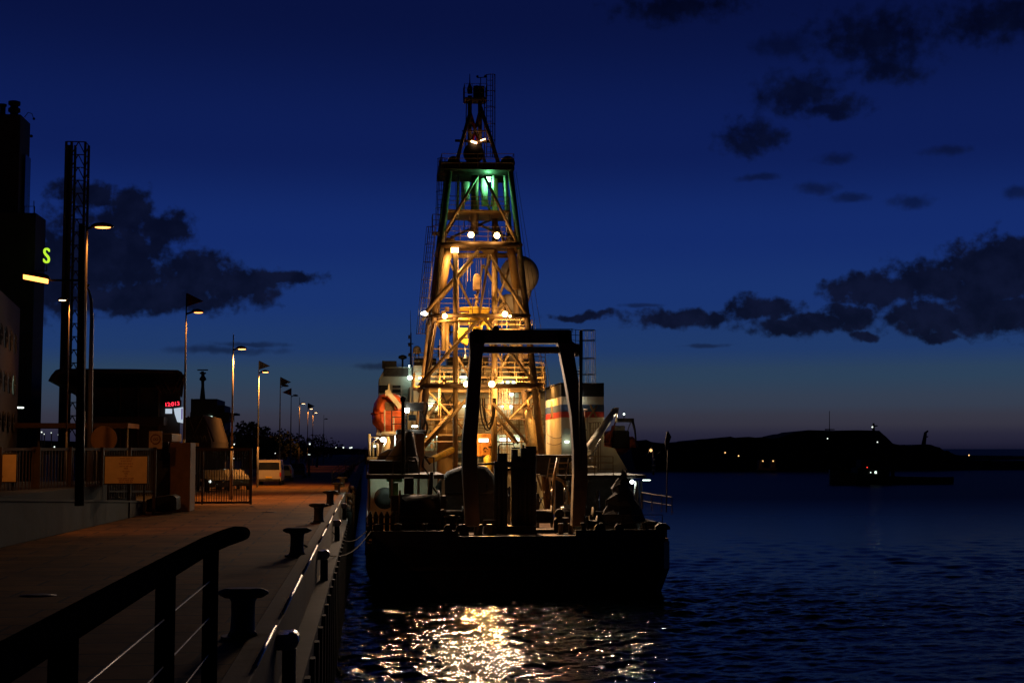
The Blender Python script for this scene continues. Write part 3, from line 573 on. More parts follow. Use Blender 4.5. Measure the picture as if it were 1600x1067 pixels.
# lamps on the walls
def walllamp(x0, x1, py, h=2.2, m='tubeb', Y=HY - .35, par=None):
    b = MB(); p, q = at(x0, py + h / 2, Y), at(x1, py - h / 2, Y); b.box((p.x, Y, p.z), (q.x, Y + .15, q.z)); o = b.build('wall_lamp', E[m], par or sup)
walllamp(670, 684, 633, 2.5); walllamp(783, 802, 635, 2.2); walllamp(663, 683, 680, 7, 'tube'); walllamp(781, 811, 687, 5, 'tube'); walllamp(723, 732, 634, 3, 'tube')
walllamp(638, 645, 590, 3, 'tubeb', HY - .5); walllamp(655, 659, 590.5, 3, 'tubeb', HY - .5); walllamp(662, 666, 590.5, 3, 'tubeb', HY - .5); walllamp(719, 734, 589, 2.4, 'tubeb', HY - .5); walllamp(797, 803, 616, 2, 'tubeb')
walllamp(704, 710, 731, 2, 'tubeb', HY - 4); walllamp(713, 717, 731, 2, 'tubeb', HY - 4)
for x0, y0, x1, y1 in ((672, 640, 678, 655), (794, 640, 801, 655), (684, 690, 700, 716), (664, 690, 674, 718), (704, 650, 711, 672), (716, 690, 726, 716), (775, 696, 783, 716)): wbox('door', x0, y0, x1, y1, K['greencream'] if x0 != 684 else K['dgreen'])
for k in range(9):
    px = 656 + k * 22; p = at(px, 722, HY); b = MB(); b.tube((p.x, HY - 2.2, 2.75), (p.x, HY - 2.2, at(px, 676, HY).z), .09, n=8); b.build('deck_pillar', K['cream'], sup)
b = MB()
for k in range(10): px = 660 + k * 18.7 + random.uniform(-4, 4); p = at(px, random.choice((608, 640, 676)), HY); b.tube((p.x, HY - .12, p.z), (p.x, HY - .12, p.z + random.uniform(1.5, 3)), .06, n=6)
for py in (613, 622, 655, 664, 699): p, q = at(655, py, HY), at(848, py, HY); b.tube((p.x, HY - .1, p.z), (q.x, HY - .1, q.z), .035, n=5)
b.build('wall_piping', K['ochre'], sup)
rg = random.Random(5)
for py, x0, x1 in ((556, 735, 845), (572, 735, 846), (586, 740, 848), (597, 745, 850), (664, 655, 850)):
    b = MB(); dY = rg.uniform(.5, 2.2); railing(b, [at(x0, py, HY - dY), at(x1, py, HY - dY)], .8, 3, .9, .022); b.build('service_railing', K['ochre'], sup)
b = MB()
for k in range(32):
    x0 = rg.uniform(655, 840); y0 = rg.choice((607, 642, 676, 704)); b = MB(); b.box(at(x0, y0, HY - .5), at(x0 + rg.uniform(2, 7), y0 - rg.uniform(3, 11), HY - .02)); b.build('wall_box', K['greencream'], sup)
b = MB()
for k in range(7): x0 = 662 + k * 27; b.bar(at(x0, 700, HY - .2), at(x0, 571, HY - .2), .12, .1)
b.build('wall_frames', K['cream'], sup)
# roof clutter
b = MB()
for x0, y0, x1, y1, Y in ((648, 571, 680, 562, 113), (700, 571, 730, 560, 114), (735, 570, 760, 560, 116), (790, 571, 800, 556, 113), (806, 570, 826, 564, 113)): b.box(at(x0, y1 + (y0 - y1), Y), at(x1, y1, Y + 2)); b.build('roof_locker', K['dsteel'], sup, bev=.05); b = MB()
b.bm.free()
# crane pedestal with hose coils in front of the wall
b = MB(); c = at(698, 700, 107); b.lathe((c.x, c.y, 2.75), [(.72, 0), (.72, at(698, 654, 107).z - 2.75), (.82, at(698, 652, 107).z - 2.75), (.66, at(698, 648, 107).z - 2.75), (.6, at(698, 628, 107).z - 2.75), (.45, at(698, 617, 107).z - 2.75)], 18); cp = b.build('crane_pedestal', K['ochre'], ship)
b = MB()
for k in range(7):
    cc_ = at(random.uniform(690, 706), random.uniform(622, 650), 106); rr = random.uniform(.2, .45); b.path([cc_ + V((math.cos(t) * rr * .7, -math.sin(t) * .15, math.sin(t) * rr)) for t in [2 * math.pi * i / 14 for i in range(14)]], .05, 5)
b.tube(at(690, 612, 106), at(703, 640, 106), .07); b.tube(at(709, 612, 106), at(699, 632, 106), .05); b.build('hose_coil', K['rope'], cp)
# second pedestal crane arm behind, left
b = MB(); b.tube(at(659, 664, 103), at(688, 622, 106), .16, n=8); b.build('crane_boom', K['cream'], ship)
# control cabin
b = MB(); b.box(at(745, 713, 100), at(768, 678, 102)); ca = b.build('winch_cabin', K['obox'], ship, bev=.05)
wbox('window', 748, 685, 763, 690.5, E['winl'], ca, 100)
b = MB(); b.box(at(752, 711, 99.8), at(766, 692, 99.95)); b.build('cabinet_door', K['obox'], ca, bev=.02)
b = MB(); c = at(758.5, 702, 99.78); b.path([c + V((math.cos(t) * .13, 0, math.sin(t) * .13)) for t in [i * .5 for i in range(11)]], .03, 5); b.build('door_handle', K['black'], ca)
b = MB(); b.lathe(at(763, 740, 99.5), [(.5, -1), (.4, 0), (.3, .7), (.35, 1.1), (.1, 1.3)], 12); b.build('capstan', K['yellow'], ship)
# wrapped crane boom at right
wb_ = thing('wrapped_mast', 'tall cream canvas-wrapped boom standing upright beside the funnel', 'boom', at(832, 700, 97))
b = MB(); b.path([at(836, 703, 97), at(834, 690, 97), at(831, 672, 97), at(828, 658, 97), at(825.5, 650, 97), at(825.5, 643, 97), at(826, 640, 97)], [.42, .40, .36, .32, .27, .24, .12], 14); b.build('canvas_cover', mat('cream canvas', (.72, .62, .38), .7, scale=5, bump=.03), wb_)
b = MB(); b.tube(at(836, 702, 97), at(837, 740, 97), .25, n=10); b.tube(at(826, 641, 97), at(824, 625, 97), .09); b.build('mast_stub', K['ochre'], wb_)
# pipe rail gear above (between derrick and funnel)
b = MB()
for k in range(14): px = random.uniform(800, 846); py = random.uniform(605, 640); b.tube(at(px, py, 104), at(px + random.uniform(-2, 2), py + random.uniform(10, 40), 104), random.uniform(.03, .08), n=6)
b.box(at(803, 652, 104), at(818, 632, 105)); b.tube(at(800, 653, 103), at(843, 654, 103), .1); b.tube(at(800, 605, 103), at(843, 607, 103), .07); b.build('pipe_manifold', K['ochre'], ship)
# ---------------- wheelhouse (port side, ahead)
WY = 118.0
b = MB(); p, q = at(592, 672, WY), at(645, 580, WY); b.prism([at(592, 680, WY), at(592, 592, WY), at(602, 574, WY), at(645, 573, WY), at(645, 680, WY)], (0, 9, 0)); wh = b.build('wheelhouse', K['greencream'], ship)
wbox('window', 592.5, 602, 607, 614, K['glass'], wh, WY); wbox('window', 613, 602, 626, 614, K['glass'], wh, WY); wbox('door', 615, 612, 626, 628, K['dgreen'], wh, WY)
wbox('vent_panel', 599, 575, 638, 588, K['dsteel'], wh, WY)
b = MB(); p, q = at(610, 628, WY - .8), at(645, 628, WY - .8); railing(b, [p, q], 1.1, 3, 1.2, .022); b.build('railing', K['white'], wh)
b = MB(); p = at(597, 575, WY + 1); b.box(p, p + V((1.2, .8, .6))); b.lathe(at(629, 573, WY + 2), [(.08, 0), (.08, .6), (.35, .7), (.35, .9), (.1, 1)], 10); b.build('roof_gear', K['dsteel'], wh)
b = MB(); b.ball(at(641, 572, WY - .6), .12); b.build('mast_lamp', E['tubeb'], wh); b = MB(); b.ball(at(640, 590, WY - .6), .16); b.build('mast_lamp', E['tubeb'], wh)
# block joining wheelhouse & lifeboat deck
b = MB(); b.box((at(640, 700, 113).x, 113, 2.7), (at(660, 700, 113).x, 126, at(640, 604, 113).z)); b.box((.6, 104, at(600, 676, 104).z - .2), (at(655, 676, 104).x, 113, at(600, 676, 104).z)); b.box((.7, 113.2, 2.7), (at(640, 676, 113).x - .01, 126, at(600, 640, 113).z)); b.build('boat_deck', K['cream'], ship)
# signal mast and small radome
b = MB(); b.tube(at(642, 575, 116), at(642, 520, 116), .1, .05); b.tube(at(642, 520, 116), at(641, 485, 116), .03, .015, 5)
for py in (524, 536, 552): b.box(at(638, py + 5, 115.8), at(640.5, py, 116.1))
b.tube(at(637, 537, 116), at(646, 537, 116), .04); b.build('signal_mast', K['dsteel'], ship)
b = MB()
for (x0, y0, x1, y1) in ((685, 540, 685, 558), (685, 554, 712, 554), (689, 510, 689, 524), (689, 519, 712, 519), (698, 519, 698, 524), (704, 519, 704, 524), (703, 519, 703, 498)): b.tube(at(x0, y0, 110), at(x1, y1, 110), .06, n=6)
b.build('antenna_arm', K['dsteel'], ship)
b = MB(); b.ball(at(651.5, 547, 114), .33, (1, 1, 1.05)); b.lathe(at(651.5, 552, 114), [(.33, 0), (.33, .15)], 14); rd = b.build('small_radome', K['radome'], ship)
b = MB(); c = at(651.5, 570, 114)
for a in range(4): t_ = a * math.pi / 2 + .6; b.tube(c + V((math.cos(t_) * .3, math.sin(t_) * .3, -.2)), at(651.5, 553, 114) + V((math.cos(t_) * .2, math.sin(t_) * .2, 0)), .03, n=5)
b.build('radome_stand', K['dsteel'], rd)
RY = 106.0
b = MB(); b.ball(at(811.5, 430, RY), at(842, 430, RY).x - at(811.5, 430, RY).x, n=40, m=24); rr = b.build('large_radome', K['radome'], ship)
b = MB(); c = at(812, 470, RY); b.lathe((c.x + .1, RY, c.z), [(.55, -.2), (.75, .5), (.9, 1.0)], 20); b.lathe(at(800, 500, RY), [(1.0, 0), (1.05, .9), (.95, 1.6), (.6, 1.9)], 20); b.tube(at(806, 500, RY), at(806, 571, RY), .5, n=14); b.build('radome_pedestal', K['radome'], rr)
# ---------------- funnel
UY = 92.0
fx0 = at(877, 620, UY).x; fx1 = at(943.5, 620, UY).x; zt = at(900, 599, UY).z; UB = UY + 8.2
def zz(py): return at(900, py, UY).z
b = MB(); b.box((fx0, UY, 3), (fx1, UB, zt)); fun = b.build('funnel', K['cream'], ship, bev=.02)
def band(name, y0, y1, m, pr):
    b = MB(); b.box((fx0 - pr, UY - pr, zz(y1)), (fx1 + pr, UB + pr, zz(y0))); return b.build(name, m, fun)
band('black_top', 598, 619.5, K['black'], .012); band('blue_band', 632, 643, K['blue'], .012); band('red_band', 643.02, 652, K['red'], .012)
b = MB(); yy = UY + 4.6; b.prism([(fx0 - .02, yy - .75, zz(652)), (fx0 - .02, yy, zz(622.5)), (fx0 - .02, yy + .75, zz(652)), (fx0 - .02, yy, zz(648))], (-.02, 0, 0)); b.build('emblem', K['rust'], fun)
b = MB(); b.box((fx0 - .07, yy - .3, zz(641)), (fx0 - .045, yy + .3, zz(638))); b.box((fx0 - .07, yy - .06, zz(645)), (fx0 - .045, yy + .06, zz(635))); b.build('emblem', K['grey'], fun)
b = MB()
for i in range(5): b.tube((fx0 + .6 + i * .5, UY + 3 + (i % 2) * 1.5, zt), (fx0 + .6 + i * .5, UY + 3 + (i % 2) * 1.5, zt + .15), .2, n=12)
b.tube((fx0 - .03, UY, zt + .02), (fx0 - .03, UB, zt + .02), .05); b.build('exhaust_pipe', K['black'], fun)
wbox('window', 880.5, 669, 891, 678, K['greencream'], fun, UY); walllamp(883, 889, 690, 3, 'tube', UY - .4, fun)
b = MB(); b.ball(at(903, 623, UY - .3), .07); b.ball(at(903, 627, UY - .3), .07); wl_ = b.build('wall_lamp', E['lamp'], fun); c = at(903, 625, UY - .45); spot(c, c + V((1, -10, -3)), 1300, 110, wl_, c=(1, .8, .55), rad=.08)
b = MB(); b.tube(at(922, 632, UY - .4), at(932, 652, UY - .4), .06); b.tube(at(933, 634, UY - .4), at(920, 652, UY - .4), .06); b.tube(at(905, 625, UY - .3), at(911, 645, UY - .3), .05); b.build('funnel_brace', K['ochre'], fun)
b = MB(); b.path([at(857 + i * 4.5, 678 + 4 * math.sin(i / 5 * math.pi) + i, UY + 4 - i * .9) + V((-.1, 0, 0)) for i in range(6)], .02, 4); b.path([at(857 + i * 4.5, 692 + 3 * math.sin(i / 5 * math.pi), UY + 4 - i * .9) + V((-.1, 0, 0)) for i in range(6)], .02, 4); b.build('funnel_cable', K['rope'], fun)
b = MB(); ladder(b, at(908, 735, UY - .6), at(908, 640, UY - .6), (1, 0, 0), .5, .03, cage=.4, back=(0, -1, 0)); ladder(b, at(929, 735, UY - .6), at(929, 660, UY - .6), (1, 0, 0), .5, .03, cage=.4, back=(0, -1, 0)); b.build('ladder', K['rust'], fun)
# ---------------- starboard platform, legs, stairs
pz = at(940, 742, 84).z
b = MB(); b.box((at(868, 742, 84).x, 84, pz - .18), (at(1010, 742, 84).x, 104, pz)); spf = b.build('side_platform', K['dsteel'], ship, bev=.02)
b = MB(); p, q = at(872, 742, 84), at(958, 742, 84); railing(b, [p, q], 1.1, 3, 1.0, .028); b.build('railing', K['ochre'], spf)
b = MB(); ladder(b, at(869, 748, 83), at(874, 716, 83.6), (1, 0, 0), 1.1, .04, .32); b.path([at(862, 790, 84), at(866, 745, 84), at(872, 715, 84)], .09, 6); b.path([at(868, 746, 84), at(880, 752, 84), at(888, 770, 84), at(892, 795, 84)], .1, 8); b.build('stair', K['ochre'], spf)
for x0, x1, y in ((894, 905, 744.5), (915, 922, 744.5), (1005, 1016, 750)): walllamp(x0, x1, y, 1.2, 'tube', 84.5, spf)
b = MB(); b.ball(at(987.5, 752.5, 84), .11); b.build('deck_lamp', E['lamp'], spf)
b = MB()
for (x0, x1) in ((995, 990), (995, 998), (887, 884)): b.tube(at(x0, 751, 84), at(x1, 796, 84), .1, n=8); b.build('platform_strut', K['greencream'], spf); b = MB()
b.tube(at(1002, 751, 84), at(1002, 800, 84), .06); b.build('platform_strut', K['greencream'], spf)
b = MB(); b.box(at(880, 742, 86), at(893, 725, 88)); b.box(at(905, 742, 90), at(925, 728, 92)); b.lathe(at(899, 742, 86), [(.4, 0), (.4, .7), (.2, .9)], 14); b.build('platform_locker', K['cream'], spf, bev=.04)
b = MB(); b.prism([at(906, 742, 93), at(906, 690, 93), at(960, 700, 93), at(985, 742, 93)], (0, 5, 0)); b.build('side_house', K['cream'], ship)
# dark covered block between pipe rack and funnel
b = MB(); b.box(at(835, 742, 86), at(882, 710, 90)); b.build('deck_house', K['dsteel'], ship, bev=.04)
b = MB(); b.box((at(868, 800, 88).x, 88, 2.75), (at(990, 800, 88).x, 88.2, pz - .2)); b.build('added_dark_sheet', K['dsteel'], ship)  # dark sheet added as shade under the platform, covering the bright funnel foot
b = MB(); rq = random.Random(21)
for k in range(46):
    x0 = rq.uniform(760, 965); y0 = rq.uniform(745, 800); Yk = rq.uniform(79.5, 87.5); q0 = at(x0, y0, Yk); q1 = at(x0 + rq.choice((0, 0, rq.uniform(-18, 18))), min(803, y0 + rq.uniform(-6, 30)), Yk + rq.uniform(-.5, .5))
    b.tube(q0, q1, rq.uniform(.02, .07), n=6)
    b.build('deck_pipe', K['gloss'], ship); b = MB()
for k in range(14): x0 = rq.uniform(690, 960); Yk = rq.uniform(79, 87); p = at(x0, 790, Yk); b.tube((p.x, Yk, 2.75), (p.x, Yk, rq.uniform(3.6, 5.2)), rq.uniform(.05, .12), n=7); b.build('deck_post', K['gloss'], ship); b = MB()
b.bm.free()
# davit cranes at starboard
b = MB(); b.path([at(918, 705, 90), at(936, 676, 91), at(962, 640, 92)], [.3, .27, .2], 10); b.prism([at(956, 640, 91.8), at(961, 636.5, 91.8), at(967, 637, 91.8), at(966, 646, 91.8), at(958, 647, 91.8)], (0, .5, 0)); b.tube(at(964, 646, 92), at(963, 660, 92), .05); b.build('davit', K['cream'], ship)
b = MB(); b.bar(at(963, 656.5, 94), at(990, 656.5, 94), .35, .25); b.path([at(988, 656, 94), at(992, 672, 94), at(995, 700, 94)], [.1, .07, .04], 6); b.tube(at(986, 658, 94), at(978, 680, 94), .03); b.tube(at(975, 655, 94), at(975, 648, 94), .03); b.build('davit', K['dsteel'], ship)
b = MB(); b.ball(at(975, 647, 94), .06); wl_ = b.build('davit_lamp', E['tube'], ship); c = at(975, 647, 93.8); spot(c, c + V((0, -10, -3)), 900, 110, wl_, c=(1, .8, .55), rad=.08)
# ---------------- port aft deckhouse with green-lit opening
OY = 80.0
zt2 = at(600, 741, OY).z
oh = MB(); oh.box((at(572, 741, OY).x, OY, zt2 - .25), (at(694, 741, OY).x, OY + 8, zt2)); oh = oh.build('aft_deckhouse', K['dsteel'], ship, bev=.02)
b = MB(); b.box((at(574, 800, OY).x, OY + 5, 2.75), (at(690, 800, OY).x, OY + 5.2, zt2 - .26)); b.build('rear_wall', K['cream'], oh)
b = MB()
for px, w in ((574, 5), (577, 2), (610.5, 3.4), (652, 4), (668, 4), (690, 5)): p, q = at(px, 800, OY + .1), at(px + w, 745, OY + .1); b.box((p.x, OY + .1, 2.75), (q.x, OY + .35, zt2 - .26))
b.build('pillar', K['greencream'], oh)
b = MB(); b.box(at(595, 747, OY + 1), at(627, 744.6, OY + 1.3)); cl_ = b.build('ceiling_lamp', E['tube'], oh); spot(at(608, 748.5, OY + 2.4), at(606, 800, OY + 4), 90, 160, cl_, c=(.75, 1, .8), rad=.4)
b = MB(); b.box(at(665, 746, OY + .05), at(672, 744.5, OY + .1)); b.box(at(632, 745, OY + .05), at(636, 744, OY + .1)); b.build('ceiling_lamp', E['tube'], oh)
b = MB(); b.tube(at(612, 749, OY + 2), at(612, 778, OY + 2), .15, n=8); b.tube(at(604, 749, OY + 2), at(628, 750, OY + 2), .12); b.box(at(614, 775, OY + 1.6), at(622, 754, OY + 2.1)); b.build('green_machine', K['greenp'], ship, bev=.03)
b = MB(); b.lathe(at(601, 778, OY + 3.4), [(.2, -.4), (.62, -.4), (.62, -.3), (.3, -.3), (.3, .3), (.62, .3), (.62, .4), (.2, .4)], 24, 'y'); b.build('winch_drum', K['black'], ship)
b = MB(); railing(b, [at(573, 741, OY), at(655, 741, OY)], 1.0, 3, 1.2, .025); b.tube(at(638, 716, OY), at(650, 716, OY), .06); b.tube(at(638, 721, OY), at(650, 721, OY), .06); b.tube(at(638, 716, OY), at(638, 721, OY), .06); b.tube(at(650, 716, OY), at(653, 735, OY), .06)
b.path([at(662, 714, OY), at(678, 714, OY), at(678, 740, OY)], .05, 6); b.path([at(662, 716, OY), at(660, 728, OY), at(672, 744, OY)], .05, 6); b.tube(at(672, 755, OY), at(692, 783, OY), .05); b.build('roof_railing', K['dsteel'], oh)
b = MB(); b.box((at(576, 741, OY).x, OY + 2, zt2), (at(640, 741, OY).x, OY + 7, zt2 + .75)); b.build('roof_locker', K['black'], oh, bev=.05)
# slim mast with booth behind
b = MB(); b.tube(at(630, 744, OY + .5), at(630, 627, OY + .5), .12, .1); b.lathe(at(630, 627, OY + .5), [(.16, 0), (.16, .2), (.05, .3)], 8); b.build('signal_post', K['black'], ship)
b = MB(); z0 = at(640, 672, 90); b.box(at(634, 641, 90), at(660, 630, 92)); b.box(at(634, 672, 91.2), at(637, 641, 91.5)); b.box(at(655, 672, 91.2), at(658, 641, 91.5)); b.box(at(620, 678, 90), at(662, 672, 93)); ob = b.build('lookout_booth', K['dsteel'], ship, bev=.03)
b = MB(); b.box(at(632, 644, 89.7), at(639, 638, 89.9)); wl_ = b.build('work_lamp', E['lamp'], ob); c = at(635.5, 641, 89.5); spot(c, c + V((0, -10, -3)), 500, 90, wl_, c=(.9, 1, .85), rad=.08)
b = MB(); b.box(at(644, 667, 89.7), at(652, 665, 89.9)); b.build('work_lamp', E['lamp'], ob)
wbox('window', 638, 648, 650, 657, K['glass'], ob, 91)
b = MB(); railing(b, [at(612, 673, 90), at(634, 673, 90)], 1.3, 3, .8, .03); b.build('railing', K['dsteel'], ob)
b = MB(); b.box((at(618, 740, 92).x, 92, 2.75), (at(663, 740, 92).x, 96, at(640, 678, 92).z)); b.build('equipment_house', K['rust'], ship, bev=.04)
b = MB(); b.box(at(621, 692, 91.9), at(627, 677, 91.95)); b.box(at(642, 692, 91.9), at(650, 677, 91.95)); b.build('locker_panel', K['cream'], ship)
b = MB(); b.path([at(666 + 2 * math.sin(i), 628 + i * 5, 93) for i in range(12)], .07, 6); b.path([at(662 - 2 * math.sin(i * 1.3), 640 + i * 5, 93) for i in range(10)], .06, 6); b.tube(at(655, 700, 93), at(672, 725, 93), .08); b.build('hanging_hose', K['rope'], ship)
cov = MB(); cov.loft([[at(px, py, 84) + V((math.cos(t) * w, math.sin(t) * .8, 0)) for t in [2 * math.pi * i / 12 for i in range(12)]] for px, py, w in ((625, 742, 1.2), (627, 722, 1.05), (631, 705, .75), (636, 688, .45), (640, 674, .22))]); cov = tag(cov.build('covered_crane', K['tarp']), 'black hooded canvas cone standing on the port aft deckhouse roof', 'cover')
cov2 = MB(); cov2.loft([[at(px, py, 86) + V((math.cos(t) * w, math.sin(t) * .9, 0)) for t in [2 * math.pi * i / 12 for i in range(12)]] for px, py, w in ((612, 718, .9), (612, 708, .7), (616, 701, .35))]); tag(cov2.build('covered_bundle', K['tarp']), 'low black covered bundle left of the hooded canvas cone', 'cover')
# outboard light on port side
b = MB(); b.tube(at(577.5, 716, 100), at(577, 678, 100), .1); b.tube(at(577, 683, 100), at(592, 684, 100), .04); b.tube(at(578, 696, 100), at(590, 684, 100), .03); b.box(at(574, 718, 99), at(600, 714, 101)); b.path([at(583, 714, 99.5), at(583, 692, 99.5), at(590, 694, 99.5), at(590, 712, 99.5)], .08, 6); b.path([at(600, 716, 99.5), at(603, 700, 99.5), at(606, 690, 99.5), at(606, 682, 99.5)], [.28, .26, .2, .1], 8); lp = b.build('port_light_post', K['cream'], ship)
b = MB(); b.ball(at(598.5, 686.5, 99.8), .15, (1.3, 1, .9)); wl_ = b.build('work_lamp', E['lamp'], lp); c = at(598.5, 686.5, 99.5); spot(c, c + V((1, -10, -3)), 700, 110, wl_, c=(.9, 1, .85), rad=.1)
b = MB(); b.ball(at(585.5, 697, 99.4), .07); b.build('work_lamp', E['tube'], lp)
# ---------------- stern deck gear
def winch(px, py, Y, w, r, label, m='black'):
    w_ = thing('deck_winch', label, 'winch', at(px, py, Y)); c = at(px, py, Y); c.z = 2.75
    b = MB(); b.lathe(c + V((0, 0, r + .25)), [(.12, -w / 2 - .1), (r, -w / 2 - .05), (r, -w / 2), (r * .62, -w / 2), (r * .62, w / 2), (r, w / 2), (r, w / 2 + .05), (.12, w / 2 + .1)], 24, 'x'); b.build('drum', K[m], w_)
    b = MB()
    for s in (-1, 1): b.prism([c + V((s * (w / 2 + .25), -.6, 0)), c + V((s * (w / 2 + .25), .6, 0)), c + V((s * (w / 2 + .25), .15, r + .4)), c + V((s * (w / 2 + .25), -.15, r + .4))], (.12, 0, 0))
    b.box(c + V((w / 2 + .4, -.4, 0)), c + V((w / 2 + 1, .4, .8))); b.box(c + V((-w / 2 - .4, -.8, -.001)), c + V((w / 2 + .4, .8, .15))); b.build('frame', K['dsteel'], w_, bev=.02)
    return w_
winch(846, 800, 81, 1.1, .62, 'dark deck winch between the pipe rack and the round ventilator')
winch(700, 800, 82, 1.6, .6, 'dark deck winch left of the left gantry leg below the black tarpaulin')
winch(945, 800, 80, 1.3, .6, 'dark deck winch right of the right gantry leg')
big = thing('storage_reel', 'big dark cable reel standing on the port stern corner', 'reel', at(645, 820, 77))
b = MB(); c = at(655, 800, 77.5); c.z = 2.75 + 1.25; b.lathe(c, [(.2, -1.1), (1.2, -1.1), (1.25, -1.0), (1.0, -.98), (1.0, .98), (1.25, 1.0), (1.2, 1.1), (.2, 1.1)], 28, 'x'); b.build('drum', K['black'], big)
b = MB(); 
for s in (-1, 1): b.prism([c + V((s * 1.25, -1.1, -1.25)), c + V((s * 1.25, 1.1, -1.25)), c + V((s * 1.25, .2, .1)), c + V((s * 1.25, -.2, .1))], (.12, 0, 0))
b.box(c + V((-1.5, .9, -1.25)), c + V((1.5, 1.6, .9))); b.box(c + V((-.8, .2, 1.0)), c + V((-.3, .9, 1.9))); b.tube(c + V((.6, .5, .8)), c + V((.7, .5, 2.2)), .12); b.tube(c + V((-1.3, -.6, -.9)), c + V((1.3, -.9, .2)), .07); b.build('stand', K['dsteel'], big)
tp_ = MB(); prof = [(682, 762), (686, 752), (700, 737), (720, 729), (745, 724), (762, 728), (774, 742), (777, 765), (770, 772), (690, 772)]
secs = []
for k, (sc_, dy) in enumerate(((.72, 0), (.96, .3), (1, 1.0), (.97, 1.8), (.7, 2.3))):
    cx_, cy_ = 730, 762; secs.append([at(cx_ + (px - cx_) * sc_ + random.uniform(-1, 1), cy_ + (py - cy_) * sc_, 84) + V((0, dy, 0)) for px, py in prof])
tp_.loft(secs); tp_ = tag(tp_.build('tarpaulin_cover', K['tarp']), 'black tarpaulin draped over bulky deck gear behind the left gantry leg', 'tarpaulin')
b = MB(); c = at(730, 765, 85); b.box((at(688, 770, 85).x, 84.6, 2.75), (at(772, 770, 85).x, 86, c.z)); tag(b.build('deck_skid', K['dsteel'], bev=.04), 'dark steel skid carrying the black tarpaulin', 'skid')
rk = thing('pipe_rack', 'dark upright rack of tall columns standing on the stern deck centre', 'rack', at(806, 810, 80))
for px, py, w in ((781, 708, .16), (788.5, 708, .17), (804, 702, .2), (812, 712, .13), (818.5, 700, .2), (826, 697, .22), (832.5, 697, .2), (775, 722, .12)):
    b = MB(); p = at(px, 800, 79.6); p.z = 2.75; b.tube(p, at(px, py, 79.6), w, n=10); b.build('column', K['black'], rk)
b = MB(); b.bar(at(772, 725, 79.5), at(836, 725, 79.5), .4, .3); b.bar(at(772, 733, 79.9), at(836, 733, 79.9), .3, .15); b.bar(at(740, 726, 79.5), at(772, 724, 79.5), .15, .12); b.tube(at(797, 760, 79.5), at(786, 772, 79.5), .05); b.build('cross_beam', K['black'], rk, bev=.02)
b = MB(); b.path([at(779, 722, 79.6), at(779, 697, 79.6), at(781, 694, 79.6), at(802, 694, 79.6), at(804, 700, 79.6)], .04, 6); b.tube(at(800, 700, 79.6), at(812, 700, 79.6), .04); b.build('guard_rail', K['dsteel'], rk); b = MB(); b.box((at(790, 800, 79).x, 79.0, 2.75), (at(838, 800, 79).x, 80.4, 3.2)); b.build('base', K['black'], rk, bev=.02)
b = MB(); b.tube(at(839, 742, 82), at(847, 766, 82), .06); b.tube(at(828, 744, 82), at(844, 741, 82), .05); tag(b.build('boat_hook', K['ochre']), 'slanting ochre bar leaning behind the dark winch', 'pole')
vt = thing('ventilator', 'mushroom-topped ventilator on the deck left of the right gantry leg', 'ventilator', at(874, 800, 80))
b = MB(); c = at(874, 790, 80); c.z = 2.75; b.lathe(c, [(.32, 0), (.32, .7), (.24, .85)], 16); b.build('trunk', K['black'], vt)
b = MB(); b.lathe(c + V((0, 0, .85)), [(.15, -.02), (.27, .08), (.28, .3), (.18, .45), (.04, .5)], 16); b.build('cowl', K['black'], vt)
fe = MB(); rf_ = random.Random(3); fe.loft([[at(px + rf_.uniform(-1.5, 1.5), py, 80) + V((math.cos(t) * w * rf_.uniform(.72, 1.12), math.sin(t) * w * rf_.uniform(.8, 1.1), rf_.uniform(-.12, .12))) for t in [2 * math.pi * i / 9 for i in range(9)]] for px, py, w in ((974, 818, 1.5), (975, 803, 1.3), (976, 790, .95), (972, 780, .92), (974, 770, .7), (969, 760, .62), (972, 752, .42), (974, 744, .2), (975, 735, .13))], smooth=False); tag(fe.build('covered_davit', K['tarp']), 'tall black shrouded cone on the starboard stern quarter', 'cover')
b = MB(); b.path([at(957, 790, 80.5), at(963, 765, 80.5), at(968, 752, 80.5)], .09, 6); tag(b.build('guide_pipe', K['cream']), 'pale curved pipe leaning against the black shrouded cone', 'pipe')
# loose deck items catching light
k_i = 0
for px, py, w, cat, lab in ((757, 790, .35, 'bollard', 'small deck bollard right of the left gantry leg'), (735, 796, .2, 'cleat', 'low steel cleat at the foot of the left gantry leg'), (884, 806, .3, 'bollard', 'small deck bollard left of the right gantry leg foot'), (930, 786, .25, 'bollard', 'small deck bollard beside the starboard winch'), (690, 790, .25, 'bollard', 'small deck bollard beside the port winch')):
    b = MB(); c = at(px, py, 77.8 + k_i * .3); k_i += 1; c.z = 2.75
    for s in (-.28, .28): b.lathe(c + V((s, 0, 0)), [(w * .5, 0), (w * .4, .5), (w * .55, .55), (w * .5, .62)], 12)
    b.box(c + V((-.5, -.2, 0)), c + V((.5, .2, .06))); tag(b.build('deck_bollard' if cat == 'bollard' else 'deck_cleat', K['iron']), lab, cat, 'mooring fittings on the stern deck')
def gear(name, label, cat, px, Y, parts):
    t_ = thing(name, label, cat, (at(px, 800, Y).x, Y, 2.75)); base = V((at(px, 800, Y).x, Y, 2.75))
    for nm, m, fnc in parts: b = MB(); fnc(b, base); b.build(nm, K[m], t_, bev=0)
